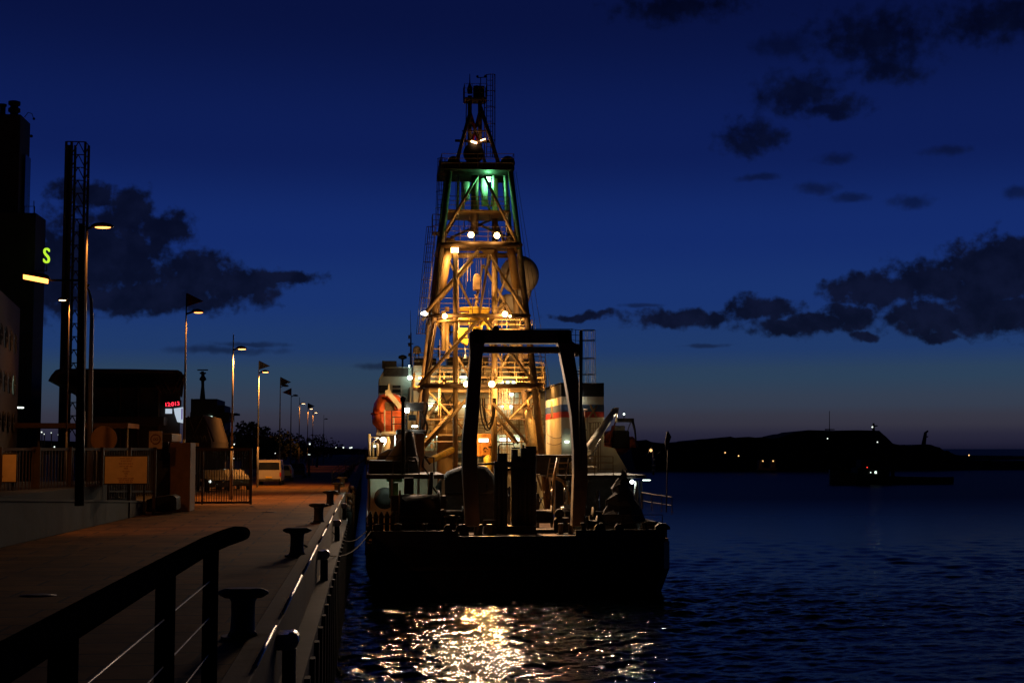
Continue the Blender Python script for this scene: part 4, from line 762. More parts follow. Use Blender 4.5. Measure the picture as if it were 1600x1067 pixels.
gear('gas_bottle_cage', 'dark cage of upright gas bottles at the port side of the stern deck', 'cage', 596, 76.2, [('bottles', 'black', lambda b, o: [b.lathe(o + V((i * .3 - .6, j * .3, 0)), [(.12, 0), (.12, 1.2), (.05, 1.4)], 8) for i in range(5) for j in range(2)]), ('frame', 'dsteel', lambda b, o: [b.bar(o + V((x, -.2, 0)), o + V((x, -.2, 1.1)), .06, .06) for x in (-.8, .85)] + [b.bar(o + V((-.8, -.2, z)), o + V((.85, -.2, z)), .05, .06) for z in (.35, .75, 1.1)])])
gear('deck_capstan', 'dark waisted capstan on the stern just left of the left gantry leg', 'capstan', 706, 76, [('barrel', 'black', lambda b, o: b.lathe(o, [(.5, 0), (.5, .15), (.3, .3), (.26, .8), (.42, 1.05), (.42, 1.15), (.1, 1.2)], 16)), ('motor', 'dsteel', lambda b, o: b.box(o + V((.4, -.2, 0)), o + V((.9, .3, .5))))])
gear('tool_crate', 'dark tool crate with a raised lid beside the left gantry leg foot', 'crate', 765, 78.6, [('box', 'dsteel', lambda b, o: b.box(o + V((-.35, -.3, 0)), o + V((.35, .3, .45)))), ('lid', 'dsteel', lambda b, o: b.prism([o + V((-.35, .3, .45)), o + V((-.35, .05, .8)), o + V((-.35, .09, .83)), o + V((-.35, .36, .48))], (.7, 0, 0)))])
gear('hose_reel', 'small dark hose reel between the right gantry leg and the starboard winch', 'reel', 925, 77, [('drum', 'black', lambda b, o: b.lathe(o + V((0, 0, .6)), [(.1, -.3), (.5, -.3), (.5, -.25), (.25, -.24), (.25, .24), (.5, .25), (.5, .3), (.1, .3)], 20, 'x')), ('stand', 'dsteel', lambda b, o: [b.bar(o + V((x, 0, 0)), o + V((x, 0, .7)), .08, .2) for x in (-.38, .38)])])
gear('control_stand', 'slim dark control stand with a sloping panel behind the ventilator', 'console', 888, 82, [('pedestal', 'black', lambda b, o: b.box(o + V((-.2, -.15, 0)), o + V((.2, .15, 1.1)))), ('panel', 'dsteel', lambda b, o: b.prism([o + V((-.3, -.3, 1.1)), o + V((-.3, .2, 1.1)), o + V((-.3, .2, 1.5))], (.6, 0, 0)))])
gear('cable_stack', 'coiled dark hawser stacked on the starboard stern deck', 'rope coil', 1015, 77, [('coils', 'mrope', lambda b, o: [b.path([o + V((math.cos(t) * (.6 - k * .04), math.sin(t) * (.6 - k * .04), .08 + k * .12)) for t in [2 * math.pi * i / 16 for i in range(17)]], .07, 6) for k in range(6)])])
# ---------------- lifeboats
def boat(name, label, pc, L_, w, h, Yc, cab=True):
    t_ = thing(name, label, 'lifeboat', pc); X, Z = pc.x, pc.z
    b = MB(); secs = []
    for f, k in ((0, .62), (.06, .85), (.2, 1), (.6, 1), (.85, .8), (1, .1)):
        y = Yc + f * L_; ww = w / 2 * k; secs.append([(X - ww, y, Z), (X - ww * .95, y, Z - h * .25 * k), (X - ww * .45, y, Z - h * .48 * k), (X, y, Z - h * .52 * k), (X + ww * .45, y, Z - h * .48 * k), (X + ww * .95, y, Z - h * .25 * k), (X + ww, y, Z)])
    b.loft(secs); b.build('hull', K['orange'], t_)
    b = MB(); secs = []
    for f, k in ((0, .6), (.05, .85), (.25, 1), (.6, .95), (.85, .6), (.98, .12)):
        y = Yc + f * L_; ww = w / 2 * k * .96; hh = h * .55 * k; secs.append([(X - ww, y, Z + .01), (X - ww * .92, y, Z + hh * .45), (X - ww * .6, y, Z + hh * .85), (X, y, Z + hh), (X + ww * .6, y, Z + hh * .85), (X + ww * .92, y, Z + hh * .45), (X + ww, y, Z + .01)])
    b.loft(secs); b.build('canopy', K['orange'], t_)
    b = MB(); b.path([(X - w / 2 * k, Yc + f * L_, Z) for f, k in ((0, .64), (.06, .87), (.2, 1.02), (.6, 1.02), (.85, .82))], .05, 6); b.path([(X + w / 2 * k, Yc + f * L_, Z) for f, k in ((0, .64), (.06, .87), (.2, 1.02), (.6, 1.02), (.85, .82))], .05, 6); b.tube((X - w * .32, Yc - .02, Z), (X + w * .32, Yc - .02, Z), .05); b.build('rubbing_strip', K['orange'], t_)
    b = MB(); b.box((X - .35, Yc - .08, Z + .15), (X + .35, Yc - .02, Z + .8)); b.build('hatch', K['rust'], t_, bev=.03)
    return t_
lc = at(609, 645, 104); lb = boat('lifeboat', 'orange enclosed lifeboat hanging in its davit on the port side', lc, 7, 2.6, 2.9, 104)
b = MB(); b.bar(at(604, 610, 103.5), at(626, 637, 103.5), .35, .35); b.box(at(602, 618, 103.3), at(611, 610, 103.8)); b.tube(at(607.5, 612, 103.5), at(607.5, 600, 103.5), .07); b.tube(at(601, 640, 103.5), at(601, 676, 103.5), .06); b.tube(at(615, 650, 103.5), at(615, 676, 103.5), .06); b.bar(at(596, 676, 103.5), at(640, 676, 103.5), .3, .2); b.build('lifeboat_davit', K['cream'], ship, bev=.02)
rc = at(955, 686, 92); rb = boat('rescue_boat', 'orange rescue boat with a dark cabin hanging on the starboard side', at(962, 693, 96), 6, 2.6, 1.7, 96)
b = MB(); b.box(at(958, 700, 95.4), at(977, 673, 97)); b.build('cabin', K['black'], rb, bev=.1)
b = MB(); b.box(at(959, 674, 95.8), at(965, 665, 96.4)); b.box(at(967, 674, 95.8), at(974.5, 665, 96.4)); b.build('seat_back', K['cream'], rb, bev=.1)
b = MB(); b.loft([[at(px, py, 95.5), at(px, py + 7, 95.5), at(px + 1, py + 7, 98), at(px + 1, py, 98)] for px, py in ((937, 690), (945, 680), (953, 674), (957, 676))], smooth=False); b.build('bow_canopy', K['orange'], rb)
b = MB(); b.tube(at(956, 676, 95.3), at(963, 655, 95.3), .05); b.tube(at(952, 695, 95.3), at(957, 665, 95.3), .06); b.build('roll_bar', K['orange'], rb)
b = MB(); b.lathe(at(985, 690, 96), [(.5, -.4), (.45, 0), (.2, .35)], 12); tag(b.build('buoy', K['orange']), 'small orange hood sticking out right of the rescue boat cabin', 'buoy')
b = MB()
for i in range(14): b.ball(at(923 + i * 1.1 + (i % 2), 716 - i * 2.2, 90), .07, n=8, m=6)
tag(b.build('chain', K['grey']), 'shiny chain hanging diagonally below the rescue boat bow', 'chain')
fp = thing('flagpole', 'thin flagpole with a furled flag at the starboard stern rail', 'flagpole', at(1043, 800, 75.5))
b = MB(); b.tube(at(1041, 800, 75.5), at(1044, 673, 75.5), .035, .02, 6); b.build('pole', K['dsteel'], fp)
b = MB(); b.path([at(1043, 674, 75.4), at(1044.5, 682, 75.4), at(1042, 692, 75.4), at(1041, 703, 75.4)], [.05, .16, .12, .04], 8); b.build('furled_flag', K['flagd'], fp)
# gangway
gw = thing('gangway', 'long metal gangway stair with handrails rising from the quay to the ship', 'gangway', at(517, 752, 128))
gA, gB = at(519, 752, 128), at(572, 716, 128)
b = MB(); b.bar(gA, gB, .8, .12)
for i in range(14): p = gA.lerp(gB, i / 14) + V((0, 0, .12)); b.box(p + V((-.12, -.35, 0)), p + V((.12, .35, .03)))
b.build('treads', K['dsteel'], gw)
for dy in (-.4, .4):
    b = MB(); railing(b, [gA + V((0, dy, 0)), gB + V((0, dy, 0))], 1.0, 3, .8, .03); b.build('handrail', K['grey'], gw)
b = MB(); b.box(gB + V((0, -.6, -.15)), gB + V((1.6, .6, 0))); b.build('landing', K['grey'], gw)
# mooring lines
for (a, c_, lab) in (((573, 800, 75), (510, 800, 58), 'mooring rope running from the ship port quarter to the third bollard'), ((580, 810, 75), (470, 830, 41), 'long mooring rope running from the stern to the second bollard')):
    A = at(*a); A.z = 3.2; Bq = at(*c_); Bq.z = QZ + .35; Bq.x = -1.95; b = MB(); b.path([A.lerp(Bq, i / 12) - V((0, 0, .8 * math.sin(math.pi * i / 12))) for i in range(13)], .025, 6); tag(b.build('mooring_rope', K['mrope']), lab, 'rope')
# tyre fenders on the quay between ship and wall
proto = MB(); proto.path([V((0, math.cos(t) * .45, math.sin(t) * .45)) for t in [2 * math.pi * i / 16 for i in range(17)]], .17, 8)
ty0 = tag(proto.build('tyre_fender', K['tyre']), 'black tyre fender hanging between the hull and quay wall', 'fender', 'tyre fenders along the quay wall beside the ship')
for i, y in enumerate((84, 92, 99, 106, 113, 121)):
    o = ty0 if i == 0 else copy_tree(ty0); o.location = (QX + .35, y, 3.6); o.rotation_euler = (0, 0, random.uniform(-.2, .2))
# ================================================================== QUAY FURNITURE
def make_bollard():
    t_ = thing('mooring_bollard', '', 'bollard', (0, 0, 0), 'mooring bollards along the quay edge')
    b = MB(); b.lathe((0, 0, .05), [(.24, 0), (.2, .08), (.185, .3), (.19, .52), (.24, .62)], 20); b.build('post', K['iron'], t_)
    b = MB(); b.loft([[(math.cos(t) * .40 * k, math.sin(t) * .22 * k, z) for t in [2 * math.pi * i / 20 for i in range(20)]] for k, z in ((.75, .64), (1, .70), (1.0, .74), (.7, .79))]); b.build('cap', K['iron'], t_)
    b = MB(); b.lathe((0, 0, 0), [(.34, 0), (.34, .05)], 20); b.build('base_plate', K['iron'], t_)
    return t_
b0 = make_bollard(); by = [23.1, 40.4, 58, 75.5, 93, 110.5, 128, 146, 164, 182, 200]
bl = ['nearest iron mooring bollard, just beyond the end of the dark handrail', 'second iron mooring bollard from the viewer, standing clear on the quay', 'third iron mooring bollard, level with the barred gate', 'fourth iron mooring bollard, abreast of the ship stern', 'fifth iron mooring bollard in the shadowed row beside the ship', 'sixth iron mooring bollard in the shadowed row beside the ship', 'seventh iron bollard at the foot of the gangway', 'eighth iron bollard just beyond the gangway', 'ninth iron bollard, far along the quay', 'tenth iron bollard, far along the quay', 'farthest iron mooring bollard on the quay']
for i, y in enumerate(by):
    o = b0 if i == 0 else copy_tree(b0); o.location = (-1.95, y, QZ); o['label'] = bl[i]
def make_fender():
    t_ = thing('fender_pile', '', 'fender', (0, 0, 0), 'fender piles on the quay wall')
    b = MB(); b.tube((-.02, 0, -1.4), (-.02, 0, -.37), .12, n=12); b.build('pile', K['black'], t_)
    b = MB(); b.loft([[(math.cos(t) * .13 + .02, math.sin(t) * 0 + y, math.sin(t) * .13 - .22) for t in [2 * math.pi * i / 14 for i in range(14)]] for y in (-.32, .32)]); b.box((-.2, -.3, -.36), (.0, .3, -.1)); b.build('cap', K['steel'], t_)
    return t_
f0 = make_fender(); fy = [24.6, 44, 62.5, 81, 100, 119]
flb = ['nearest steel-capped fender pile, beside the closest bollard', 'second steel-capped fender pile beside the second bollard', 'third steel-capped fender pile, near the third bollard', 'fourth steel-capped fender pile, level with the ship stern', 'fifth fender pile, between ship and quay', 'sixth fender pile, near the gangway foot']
for i, y in enumerate(fy):
    o = f0 if i == 0 else copy_tree(f0); o.location = (QX + .22, y, QZ); o['label'] = flb[i]
cp_ = thing('coping_rail', 'thin steel nosing rail in lengths along the edge of the quay', 'rail', (QX, 60, QZ))
for i, (a, c_) in enumerate(((19.5, 23.7), (25.6, 33), (33.4, 43), (45, 52), (52.5, 61.5), (63.5, 70), (70.5, 80), (82, 90))):
    b = MB(); b.tube((QX + .02, a, QZ + .10), (QX + .02, c_, QZ + .10), .035, n=8); b.build('rail_length', K['steel'], cp_)
# foreground handrail
hr = thing('handrail', 'thick dark round handrail on stout posts close to the viewer', 'handrail', (-1.04, 6, 5.9))
b = MB(); pts = [V((-1.04, 1.2, 6.9)), V((-1.04, 4, 6.885)), V((-1.04, 7, 6.88)), V((-1.03, 9.3, 6.875))] + [at(352, 840, 10.0), at(368, 835, 10.35), at(381, 833, 10.55)]
b.path(pts, [.06] * 6 + [.048], 20); b.build('top_rail', K['rail'], hr)
for y in (9.75, 7.6, 5.1, 2.6): b = MB(); b.tube((-1.04, y, 5.7), (-1.04, y, 6.85), .052, n=16); b.tube((-1.04, y, 5.721), (-1.04, y, 5.74), .1, n=16); b.build('post', K['rail'], hr)
for z in (6.62, 6.38, 6.14): b = MB(); b.tube((-1.04, 1.2, z), (-1.04, 9.8, z), .005, n=6); b.build('wire', K['grey'], hr)
pf = thing('viewing_platform', 'steel viewing platform carrying the dark handrail above the quay edge', 'platform', (0, 4, 5.8))
b = MB(); b.box((-1.2, -2, 5.6), (1.4, 9.95, 5.72)); b.build('floor', K['dsteel'], pf)
for y in (0, 5, 9.8): b = MB(); b.tube((-.9, y, -2), (-.9, y, 5.7), .15); b.tube((1.1, y, -2), (1.1, y, 5.7), .15); b.build('pile', K['dsteel'], pf)
# street lamps
LAMPG = 'street lamps along the promenade'
def lamp(base, h, label, lit='street', r=.09, arm=.5, side=1, hl=.62, parts_hi=1):
    t_ = thing('street_lamp', label, 'street lamp', base, LAMPG); base = V(base); top = base + V((0, 0, h))
    b = MB(); b.tube(base, base + V((0, 0, h * .35)), r, r * .85, n=10); b.tube(base + V((0, 0, h * .35)), top + V((0, 0, h * .1)), r * .8, r * .35, n=8); b.build('pole', K['pole'], t_)
    b = MB(); a = top + V((0, 0, -.05)); e = top + V((side * arm, -.05, .05)); b.tube(a, e, .05, n=6)
    secs = []
    for f, w, hh in ((0, .07, .06), (.15, .15, .13), (.5, .19, .17), (.85, .15, .11), (1, .06, .04)):
        x = e.x + side * (f * hl - .08); secs.append([(x, e.y - w, e.z - .02), (x, e.y - w * .7, e.z + hh * .8), (x, e.y, e.z + hh), (x, e.y + w * .7, e.z + hh * .8), (x, e.y + w, e.z - .02)])
    b.loft(secs); hd = b.build('lamp_head', K['dsteel'], t_)
    b = MB(); c = e + V((side * hl * .42, 0, -.035)); b.ball(c, hl * .36, (1, .40, .16), n=14, m=8); ln = b.build('lens', E[lit] if lit else K['glass'], hd)
    if lit: spot(c + V((0, 0, -.13)), c + V((0, 0, -9)), {'street': 430, 'streetm': 7000, 'streetw': 900}[lit] * (1 if h > 8 else .25) * .5, 135, ln, c=(1, .34, .06), rad=.15, blend=.8)
    return t_
def pennant(top, m, label, d=1, s=1.0):
    b = MB(); p = V(top); b.prism([p, p + V((d * .85 * s, .12, -.42 * s)), p + V((d * .4 * s, -.03, -.58 * s)), p + V((0, 0, -.72 * s))], (0, .015, 0)); tag(b.build('pennant', K[m]), label, 'flag', 'pennants on the lamp posts')
rows = [(73, 291, 489, 'street', 1, 'lit street lamp with a red pennant beside the gate pillar'), (85, 364.5, 546, 'streetm', 0, 'second lit street lamp of the straight row, with a bare spike on top'), (111, 404.5, 582, 'streetm', 1, 'lit street lamp with a dark pennant standing above the van'),
 (136, 438, 604, None, 1, 'unlit street lamp with a dark pennant right behind the van'), (162, 455, 619, None, 1, 'street lamp with a small red pennant pointing left'), (190, 468, 631, 'streetw', 0, 'pale street lamp between the red and the dark far pennant'),
 (215, 481, 639, 'streetw', 1, 'far street lamp with a dark pennant'), (239, 489, 645, 'streetw', 0, 'next to last street lamp of the row'), (285, 506, 655, None, 0, 'farthest unlit street lamp of the row')]
for i, (Y, px, py, lit, fl_, lab) in enumerate(rows):
    p = at(px, py, Y); lamp((p.x, Y, QZ), p.z - QZ, lab, lit, .09, .25 if i else .35)
    if i in (0, 2, 3, 4, 6):
        m = 'flagr' if i in (0, 4) else 'flagd'
        pennant((p.x, Y, p.z + (p.z - QZ) * .1 + .05), m, ['red pennant flying above the nearest row lamp', '', 'dark pennant above the lamp by the van', 'dark pennant above the unlit lamp', 'small red pennant pointing left', '', 'farthest dark pennant of the row'][i], -1 if i == 4 else 1, 1.2 if i > 2 else 1)
p = at(136, 356, 56); lamp((p.x, 56, QZ + .6), p.z - QZ - .6, 'tall lit lamp on a slender orange-lit pole beside the thick dark post', 'street', .1, .25, 1, .85)
# thick dark post with left-hand head
dp = thing('street_lamp', 'thick black post carrying a long bright orange lamp head to the left', 'street lamp', at(124, 782, 47), LAMPG)
b = MB(); b.tube(at(124, 790, 47), at(128, 350, 47), .15, .1, 12); b.tube(at(128, 438, 47), at(76, 438, 47), .035, n=6); b.build('pole', K['black'], dp)
b = MB(); A = at(78, 436, 47); B_ = at(36, 428, 47); secs = []
for f, w, hh in ((0, .06, .06), (.12, .15, .12), (.6, .17, .13), (1, .07, .04)): c = A.lerp(B_, f); secs.append([c + V((0, -w, -.02)), c + V((0, -w * .6, hh)), c + V((0, w * .6, hh)), c + V((0, w, -.02))])
b.loft(secs); hd = b.build('lamp_head', K['dsteel'], dp)
b = MB(); secs = []
for f, w in ((.08, .10), (.5, .13), (.98, .05)): c = A.lerp(B_, f) + V((0, 0, -.022)); secs.append([c + V((0, -w, 0)), c + V((0, w, 0)), c + V((0, w * .6, -.14)), c + V((0, -w * .6, -.14))])
b.loft(secs); ln = b.build('lens', E['streetb'], hd); c = A.lerp(B_, .5); spot(c + V((0, 0, -.2)), c + V((1, 11, -8)), 900, 75, ln, c=(1, .34, .06), rad=.15, blend=.8)
cu = thing('street_lamp', 'unlit lamp on a curved pole behind the tall slender lamp', 'street lamp', at(141, 782, 66), LAMPG)
b = MB(); b.path([at(139, 785, 66), at(141.5, 600, 66), at(143.5, 500, 66), at(142.5, 470, 66), at(139, 455, 66), at(134, 447, 66)], [.14, .11, .09, .07, .05, .05], 8); b.build('pole', K['pole'], cu)
b = MB(); b.ball(at(131, 446, 66), .22, (1.2, .6, .4)); b.build('lamp_head', K['dsteel'], cu)
# small lamps in the car park
for px, py, Y, by_, side, lab, sz in ((106, 470, 80, 640, -1, 'pale lamp head in front of the lattice tower', 1.0), (2, 636, 90, 700, -1, 'low lamp at the left edge beneath the round-windowed facade', .8), (350, 677, 150, 705, -1, 'small pale lamp right of the control building', .8)):
    p = at(px + 3, py, Y); z0 = QZ if Y > 85 else at(px, by_, Y).z
    lamp((p.x, Y, QZ), p.z - QZ, lab, 'streetw', .06, .15, side, .55 * sz)
# ---- low wall, fence, signs
lw = MB(); pa, pb_ = onz(-60, 870, QZ), onz(228, 803, QZ); zA, zB = 6.05, 5.03
d = V((-.35, 0, 0)); lw.prism([pa, pb_, V((pb_.x, pb_.y, zB)), V((pa.x, pa.y, zA))], d); lwo = lw.build('retaining_wall', K['wallc'], bev=.02); tag(lwo, 'low concrete wall sloping down below the barred fence', 'wall')
b = MB(); b.bar(V((pa.x - .17, pa.y, zA + .04)), V((pb_.x - .17, pb_.y, zB + .04)), .45, .08); b.build('coping', K['wallc'], lwo)
b = MB(); q = pb_ + V((-.2, .4, 0)); b.prism([V((pa.x - 30, pa.y - 1, QZ)), V((pa.x - .36, pa.y, QZ)), V((pa.x - .36, pa.y, zA - .05)), V((pa.x - 30, pa.y - 1, zA - .05))], V((1.0, pb_.y - pa.y, 0))); bankm = struct(b.build('grass_bank', K['land']))
fn = thing('metal_fence', 'long dark barred metal fence above the low concrete wall', 'fence', at(120, 785, 58))
fa, fb = at(-40, 785, 50), at(243, 788, 66); ftz = 7.46
n = 62; b = MB()
b.bar(V((fa.x, fa.y, ftz)), V((fb.x, fb.y, ftz)), .06, .10); b.bar(V((fa.x, fa.y, 6.05)), V((fb.x, fb.y, 5.55)), .05, .08)
for i in range(n + 1): f = i / n; p = fa.lerp(fb, f); b.bar(V((p.x, p.y, 5.4)), V((p.x, p.y, ftz - .05)), .03, .05)
b.build('bars', K['gate'], fn)
for px in (-10, 38, 88, 140, 190, 240):
    f = (px + 40) / 283; p = fa.lerp(fb, f); b = MB(); b.bar(V((p.x, p.y - .06, 4.4)), V((p.x, p.y - .06, ftz + .08)), .14 if px != 38 else .32, .12); b.build('post', K['gate'], fn)
def board(x0, y0, x1, y1, Y, label, lines, post=True):
    t_ = thing('notice_board', label, 'sign', at((x0 + x1) / 2, y1, Y), 'notice boards on the fence'); A, B_ = at(x0, y1, Y), at(x1, y0, Y)
    b = MB(); b.box((A.x, Y, A.z), (B_.x, Y + .04, B_.z)); b.build('panel', K['signb'], t_)
    b = MB(); b.box((A.x - .04, Y + .045, A.z - .04), (B_.x + .04, Y + .09, B_.z + .04)); b.build('frame', K['dsteel'], t_)
    cx_ = (A.x + B_.x) / 2; w = B_.x - A.x; hh = B_.z - A.z
    for i, (txt, f, s) in enumerate(lines):
        text_mesh(txt, s, K['ink'], 'lettering', t_, (cx_, Y - .006, B_.z - hh * f), (R(90), 0, 0), .002)
    b = MB(); b.tube((A.x + .12, Y + .15, A.z - 1.2), (A.x + .12, Y + .15, B_.z), .04); b.tube((B_.x - .12, Y + .15, A.z - 1.2), (B_.x - .12, Y + .15, B_.z), .04); b.build('post', K['dsteel'], t_)
LN = [('IIIIIIIIII IIIIIII III', .10, .09), ('III IIIII IIIIIIIII', .19, .09), ('IIIIIII IIIII II IIIIII III', .29, .085), ('IIIIII III IIIIII IIIIII', .39, .085), ('IIIIIIII', .47, .085), ('IIIII IIIIIIII', .58, .085), ('IIIIIII', .66, .085), ('IIII', .75, .08), ('IIIIIIIII IIIIIIII IIII IIIIIII', .84, .085), ('IIIIII IIII IIIIIIII IIIIII', .91, .085), ('IIIIIIII III IIIIII IIIII', .98, .085)]
board(163.5, 713, 230, 755, 60, 'cream notice board with red lines of text right of the thick dark post', LN); board(-45, 710, 25.5, 752.5, 52, 'cream notice board cut off by the left edge of the view', LN)
rs = thing('round_sign', 'brown back of a round traffic sign above the fence beside the dark post', 'sign', at(162, 785, 62)); b = MB(); b.lathe(at(162, 686, 62), [(.54, 0), (.56, .02), (.54, .04)], 32, 'y'); b.build('disc', K['pil'], rs); b = MB(); b.tube(at(162, 790, 62) + V((0, .09, 0)), at(162, 668, 62) + V((0, .09, 0)), .035); b.build('post', K['grey'], rs)
ss = thing('access_sign', 'small square sign with a red ring beside the brown pillar', 'sign', at(243, 780, 66)); A, B_ = at(232.5, 701, 66), at(253.5, 673.5, 66)
b = MB(); b.box((A.x, 66, A.z), (B_.x, 66.03, B_.z)); b.build('panel', mat('warm white sign face', (.62, .45, .30), .6), ss)
b = MB(); c = at(243, 686, 65.97); b.path([c + V((math.cos(t) * .21, 0, math.sin(t) * .21)) for t in [2 * math.pi * i / 24 for i in range(25)]], .022, 5); b.build('ring', K['ink'], ss)
b = MB()
for s in (-1, 1): b.path([c + V((s * .055 + math.cos(t) * .05, 0, math.sin(t) * .05)) for t in [2 * math.pi * i / 12 for i in range(13)]], .012, 5)
b.build('symbol', K['ink'], ss); b = MB(); b.tube(at(243, 790, 66.1), at(243, 676, 66.1), .04); b.build('post', K['gate'], ss)
gp = thing('gate_pillar', 'broad brown rendered pillar beside the barred gate', 'pillar', at(275, 797, 69)); A, B_ = at(264, 797, 69), at(298, 691.5, 69)
b = MB(); b.box((A.x, 69, QZ), (B_.x, 71, B_.z)); b.build('shaft', K['pil'], gp, bev=.03); A = at(244, 797, 69.3); b = MB(); b.box((A.x, 69.3, QZ), (at(263.9, 797, 69.3).x, 70.6, at(250, 706, 69).z)); b.build('side_pier', K['dsteel'], gp, bev=.02); b = MB(); A, B_ = at(246, 717, 69), at(263, 690, 69); b.box((A.x, 68.95, A.z), (B_.x, 69.25, B_.z)); b.build('intercom_box', K['black'], gp, bev=.02)
pl = MB(); A = onz(230, 801, QZ); pl.prism([at(228, 800, 66), at(228, 781, 66), at(240, 777, 66), at(268, 773, 66), at(275, 777, 66), at(276, 797, 67)], (0, 1.6, 0)); tag(pl.build('stone_planter', K['black'], bev=.05), 'low dark block at the foot of the brown pillar', 'block')
# gate
gt = thing('barred_gate', 'open barred metal gate right of the brown pillar', 'gate', at(345, 788, 76)); GYY = 76.0; A, B_ = at(299, 788, GYY), at(394, 702, GYY)
b = MB(); b.bar((A.x, GYY, B_.z), (B_.x, GYY, B_.z), .07, .16); b.bar((A.x, GYY, A.z + .1), (B_.x, GYY, A.z + .1), .07, .12); b.bar((B_.x - .04, GYY, A.z), (B_.x - .04, GYY, B_.z), .12, .1); b.bar((A.x + .1, GYY, A.z), (A.x + .1, GYY, B_.z), .16, .1); b.bar((A.x + .55, GYY, A.z), (A.x + .55, GYY, B_.z), .09, .08); b.bar((A.x + 2.1, GYY, A.z + 1.0), (B_.x, GYY, A.z + 1.05), .04, .05); b.build('gate_frame', K['gate'], gt)
b = MB(); n = 24
for i in range(1, n): x = A.x + (B_.x - A.x) * i / n; b.bar((x, GYY, A.z + .1), (x, GYY, B_.z - .05), .035, .035)
b.build('bars', K['gate'], gt)
b = MB(); b.lathe((A.x + .48, GYY - .12, A.z + 1.2), [(.05, 0), (.05, .12)], 8); b.build('lock', K['grey'], gt)
for i, (px, py, lab) in enumerate(((330, 850, 'round iron manhole cover in the promenade near the handrail end'), (420, 800, 'round iron manhole cover in the promenade level with the second bollard'), (60, 930, 'round iron manhole cover in the near left promenade'))):
    p = onz(px, py, QZ); b = MB(); b.lathe((p.x, p.y, QZ + .002), [(.36, 0), (.36, .006), (.30, .006), (.30, .012), (.05, .012)], 28); tag(b.build('manhole_cover', K['iron']), lab, 'manhole', 'manhole covers in the promenade')
# ---- vehicles
def wheel(b, x, y, r=.32, w=.22): b.lathe((x, y, r), [(r * .5, -w / 2), (r * .93, -w / 2), (r, -w / 3), (r, w / 3), (r * .93, w / 2), (r * .5, w / 2)], 20, 'x')
def vehicle(name, label, cat, loc, W_, H, Ln, paint, van=False, hd=0, beams=None):
    t_ = bpy.data.objects.new(name, None); col.objects.link(t_); tag(t_, label, cat, 'cars parked along the promenade'); w = W_ / 2
    if van: side = [(0, .35), (-.0, 1.1), (.08, H - .15), (.25, H), (Ln - 1.7, H), (Ln - .95, 1.25), (Ln - .1, 1.0), (Ln, .8), (Ln, .35)]
    else: side = [(0, .35), (-.02, .75), (.12, .98), (.55, H - .1), (.9, H), (2.2, H), (3.1, .98), (Ln - .15, .8), (Ln, .6), (Ln, .3)]
    b = MB(); secs = []
    for sx, ins, zs in ((-1, 0, 1), (-.93, 0, 1), (.93, 0, 1), (1, 0, 1)):
        q = []
        for (y, z) in side:
            tz = max(0, (z - 1.0)) / max(.1, H - 1.0) * (.06 if van else .2)
            k = 1 if abs(sx) < .95 else .985; q.append((sx * (w - tz), y if abs(sx) < .95 else (y * .985 + Ln * .0075), z if z < H - .05 else z - (.05 if abs(sx) > .95 else 0)))
        secs.append(q)
    b.loft(secs, smooth=False); b.build('body', paint, t_, bev=.04)
    b = MB()
    y_ = (.02 if van else .28)
    if van: b.prism([(-w + .13, -.015, 1.25), (w - .13, -.015, 1.25), (w - .17, .055, H - .2), (-w + .17, .055, H - .2)], (0, .03, 0))
    else: b.prism([(-w + .22, .10, 1.02), (w - .22, .10, 1.02), (w - .33, .5, H - .12), (-w + .33, .5, H - .12)], (0, .06, .02))
    b.build('rear_window', K['glass'], t_)
    for s in (-1, 1):
        b = MB(); x = s * (w - .045 if van else w - .13)
        b.prism([(x, 1.0, 1.1 if not van else 1.25), (x, Ln - 1.6, 1.1 if not van else 1.25), (x - s * .07, Ln - 1.9, H - .16), (x - s * .07, 1.0, H - .16)], (s * .05, 0, 0)); b.build('side_window', K['glass'], t_)
        for y in (.8, Ln - .85): b = MB(); wheel(b, s * (w - .1), y); b.build('wheel', K['tyre'], t_)
        b = MB(); b.box((s * (w - .06) - .07, -.03, .72), (s * (w - .06) + .05, .05, 1.05)); b.build('tail_light', K['redlens'], t_)
    b = MB(); b.box((-w + .05, -.08, .32), (w - .05, .1, .52)); b.build('bumper', K['dsteel'], t_, bev=.03)
    b = MB(); b.box((-.26, -.095, .60), (.26, -.02, .72)); b.build('number_plate', K['yellow'], t_)
    if beams:
        b = MB(); b.ball((w - .12, Ln + .0, .72), .09, n=8, m=6); b.build('headlight', E['tail'], t_)
    t_.location = loc; t_.rotation_euler = (0, 0, hd); return t_
p = at(420, 757, 117); vehicle('parked_van', 'white van seen from behind, parked first in the line beside the promenade', 'van', (p.x, 117, QZ), 1.95, 2.05, 4.9, K['vanp'], van=True)
p = at(441, 750, 131); vehicle('parked_car', 'small pale car lit orange, parked just beyond the white van', 'car', (p.x, 131, QZ), 1.7, 1.5, 3.9, K['vanp'])
p = at(462, 746, 146); vehicle('parked_car', 'dark car with a lit front lamp beyond the small pale car', 'car', (p.x, 146 + 4.4, QZ), 1.8, 1.45, 4.4, K['darkcar'], hd=R(180), beams=True)
for px, Y, lab in ((352, 108, 'dark parked car seen through the bars of the gate'), (322, 104, 'dark parked car beside the pillar, glimpsed through the gate')): p = at(px, 750, Y); vehicle('parked_car', lab, 'car', (p.x, Y, QZ), 1.8, 1.45, 4.3, K['darkcar'], hd=R(200), beams=True)
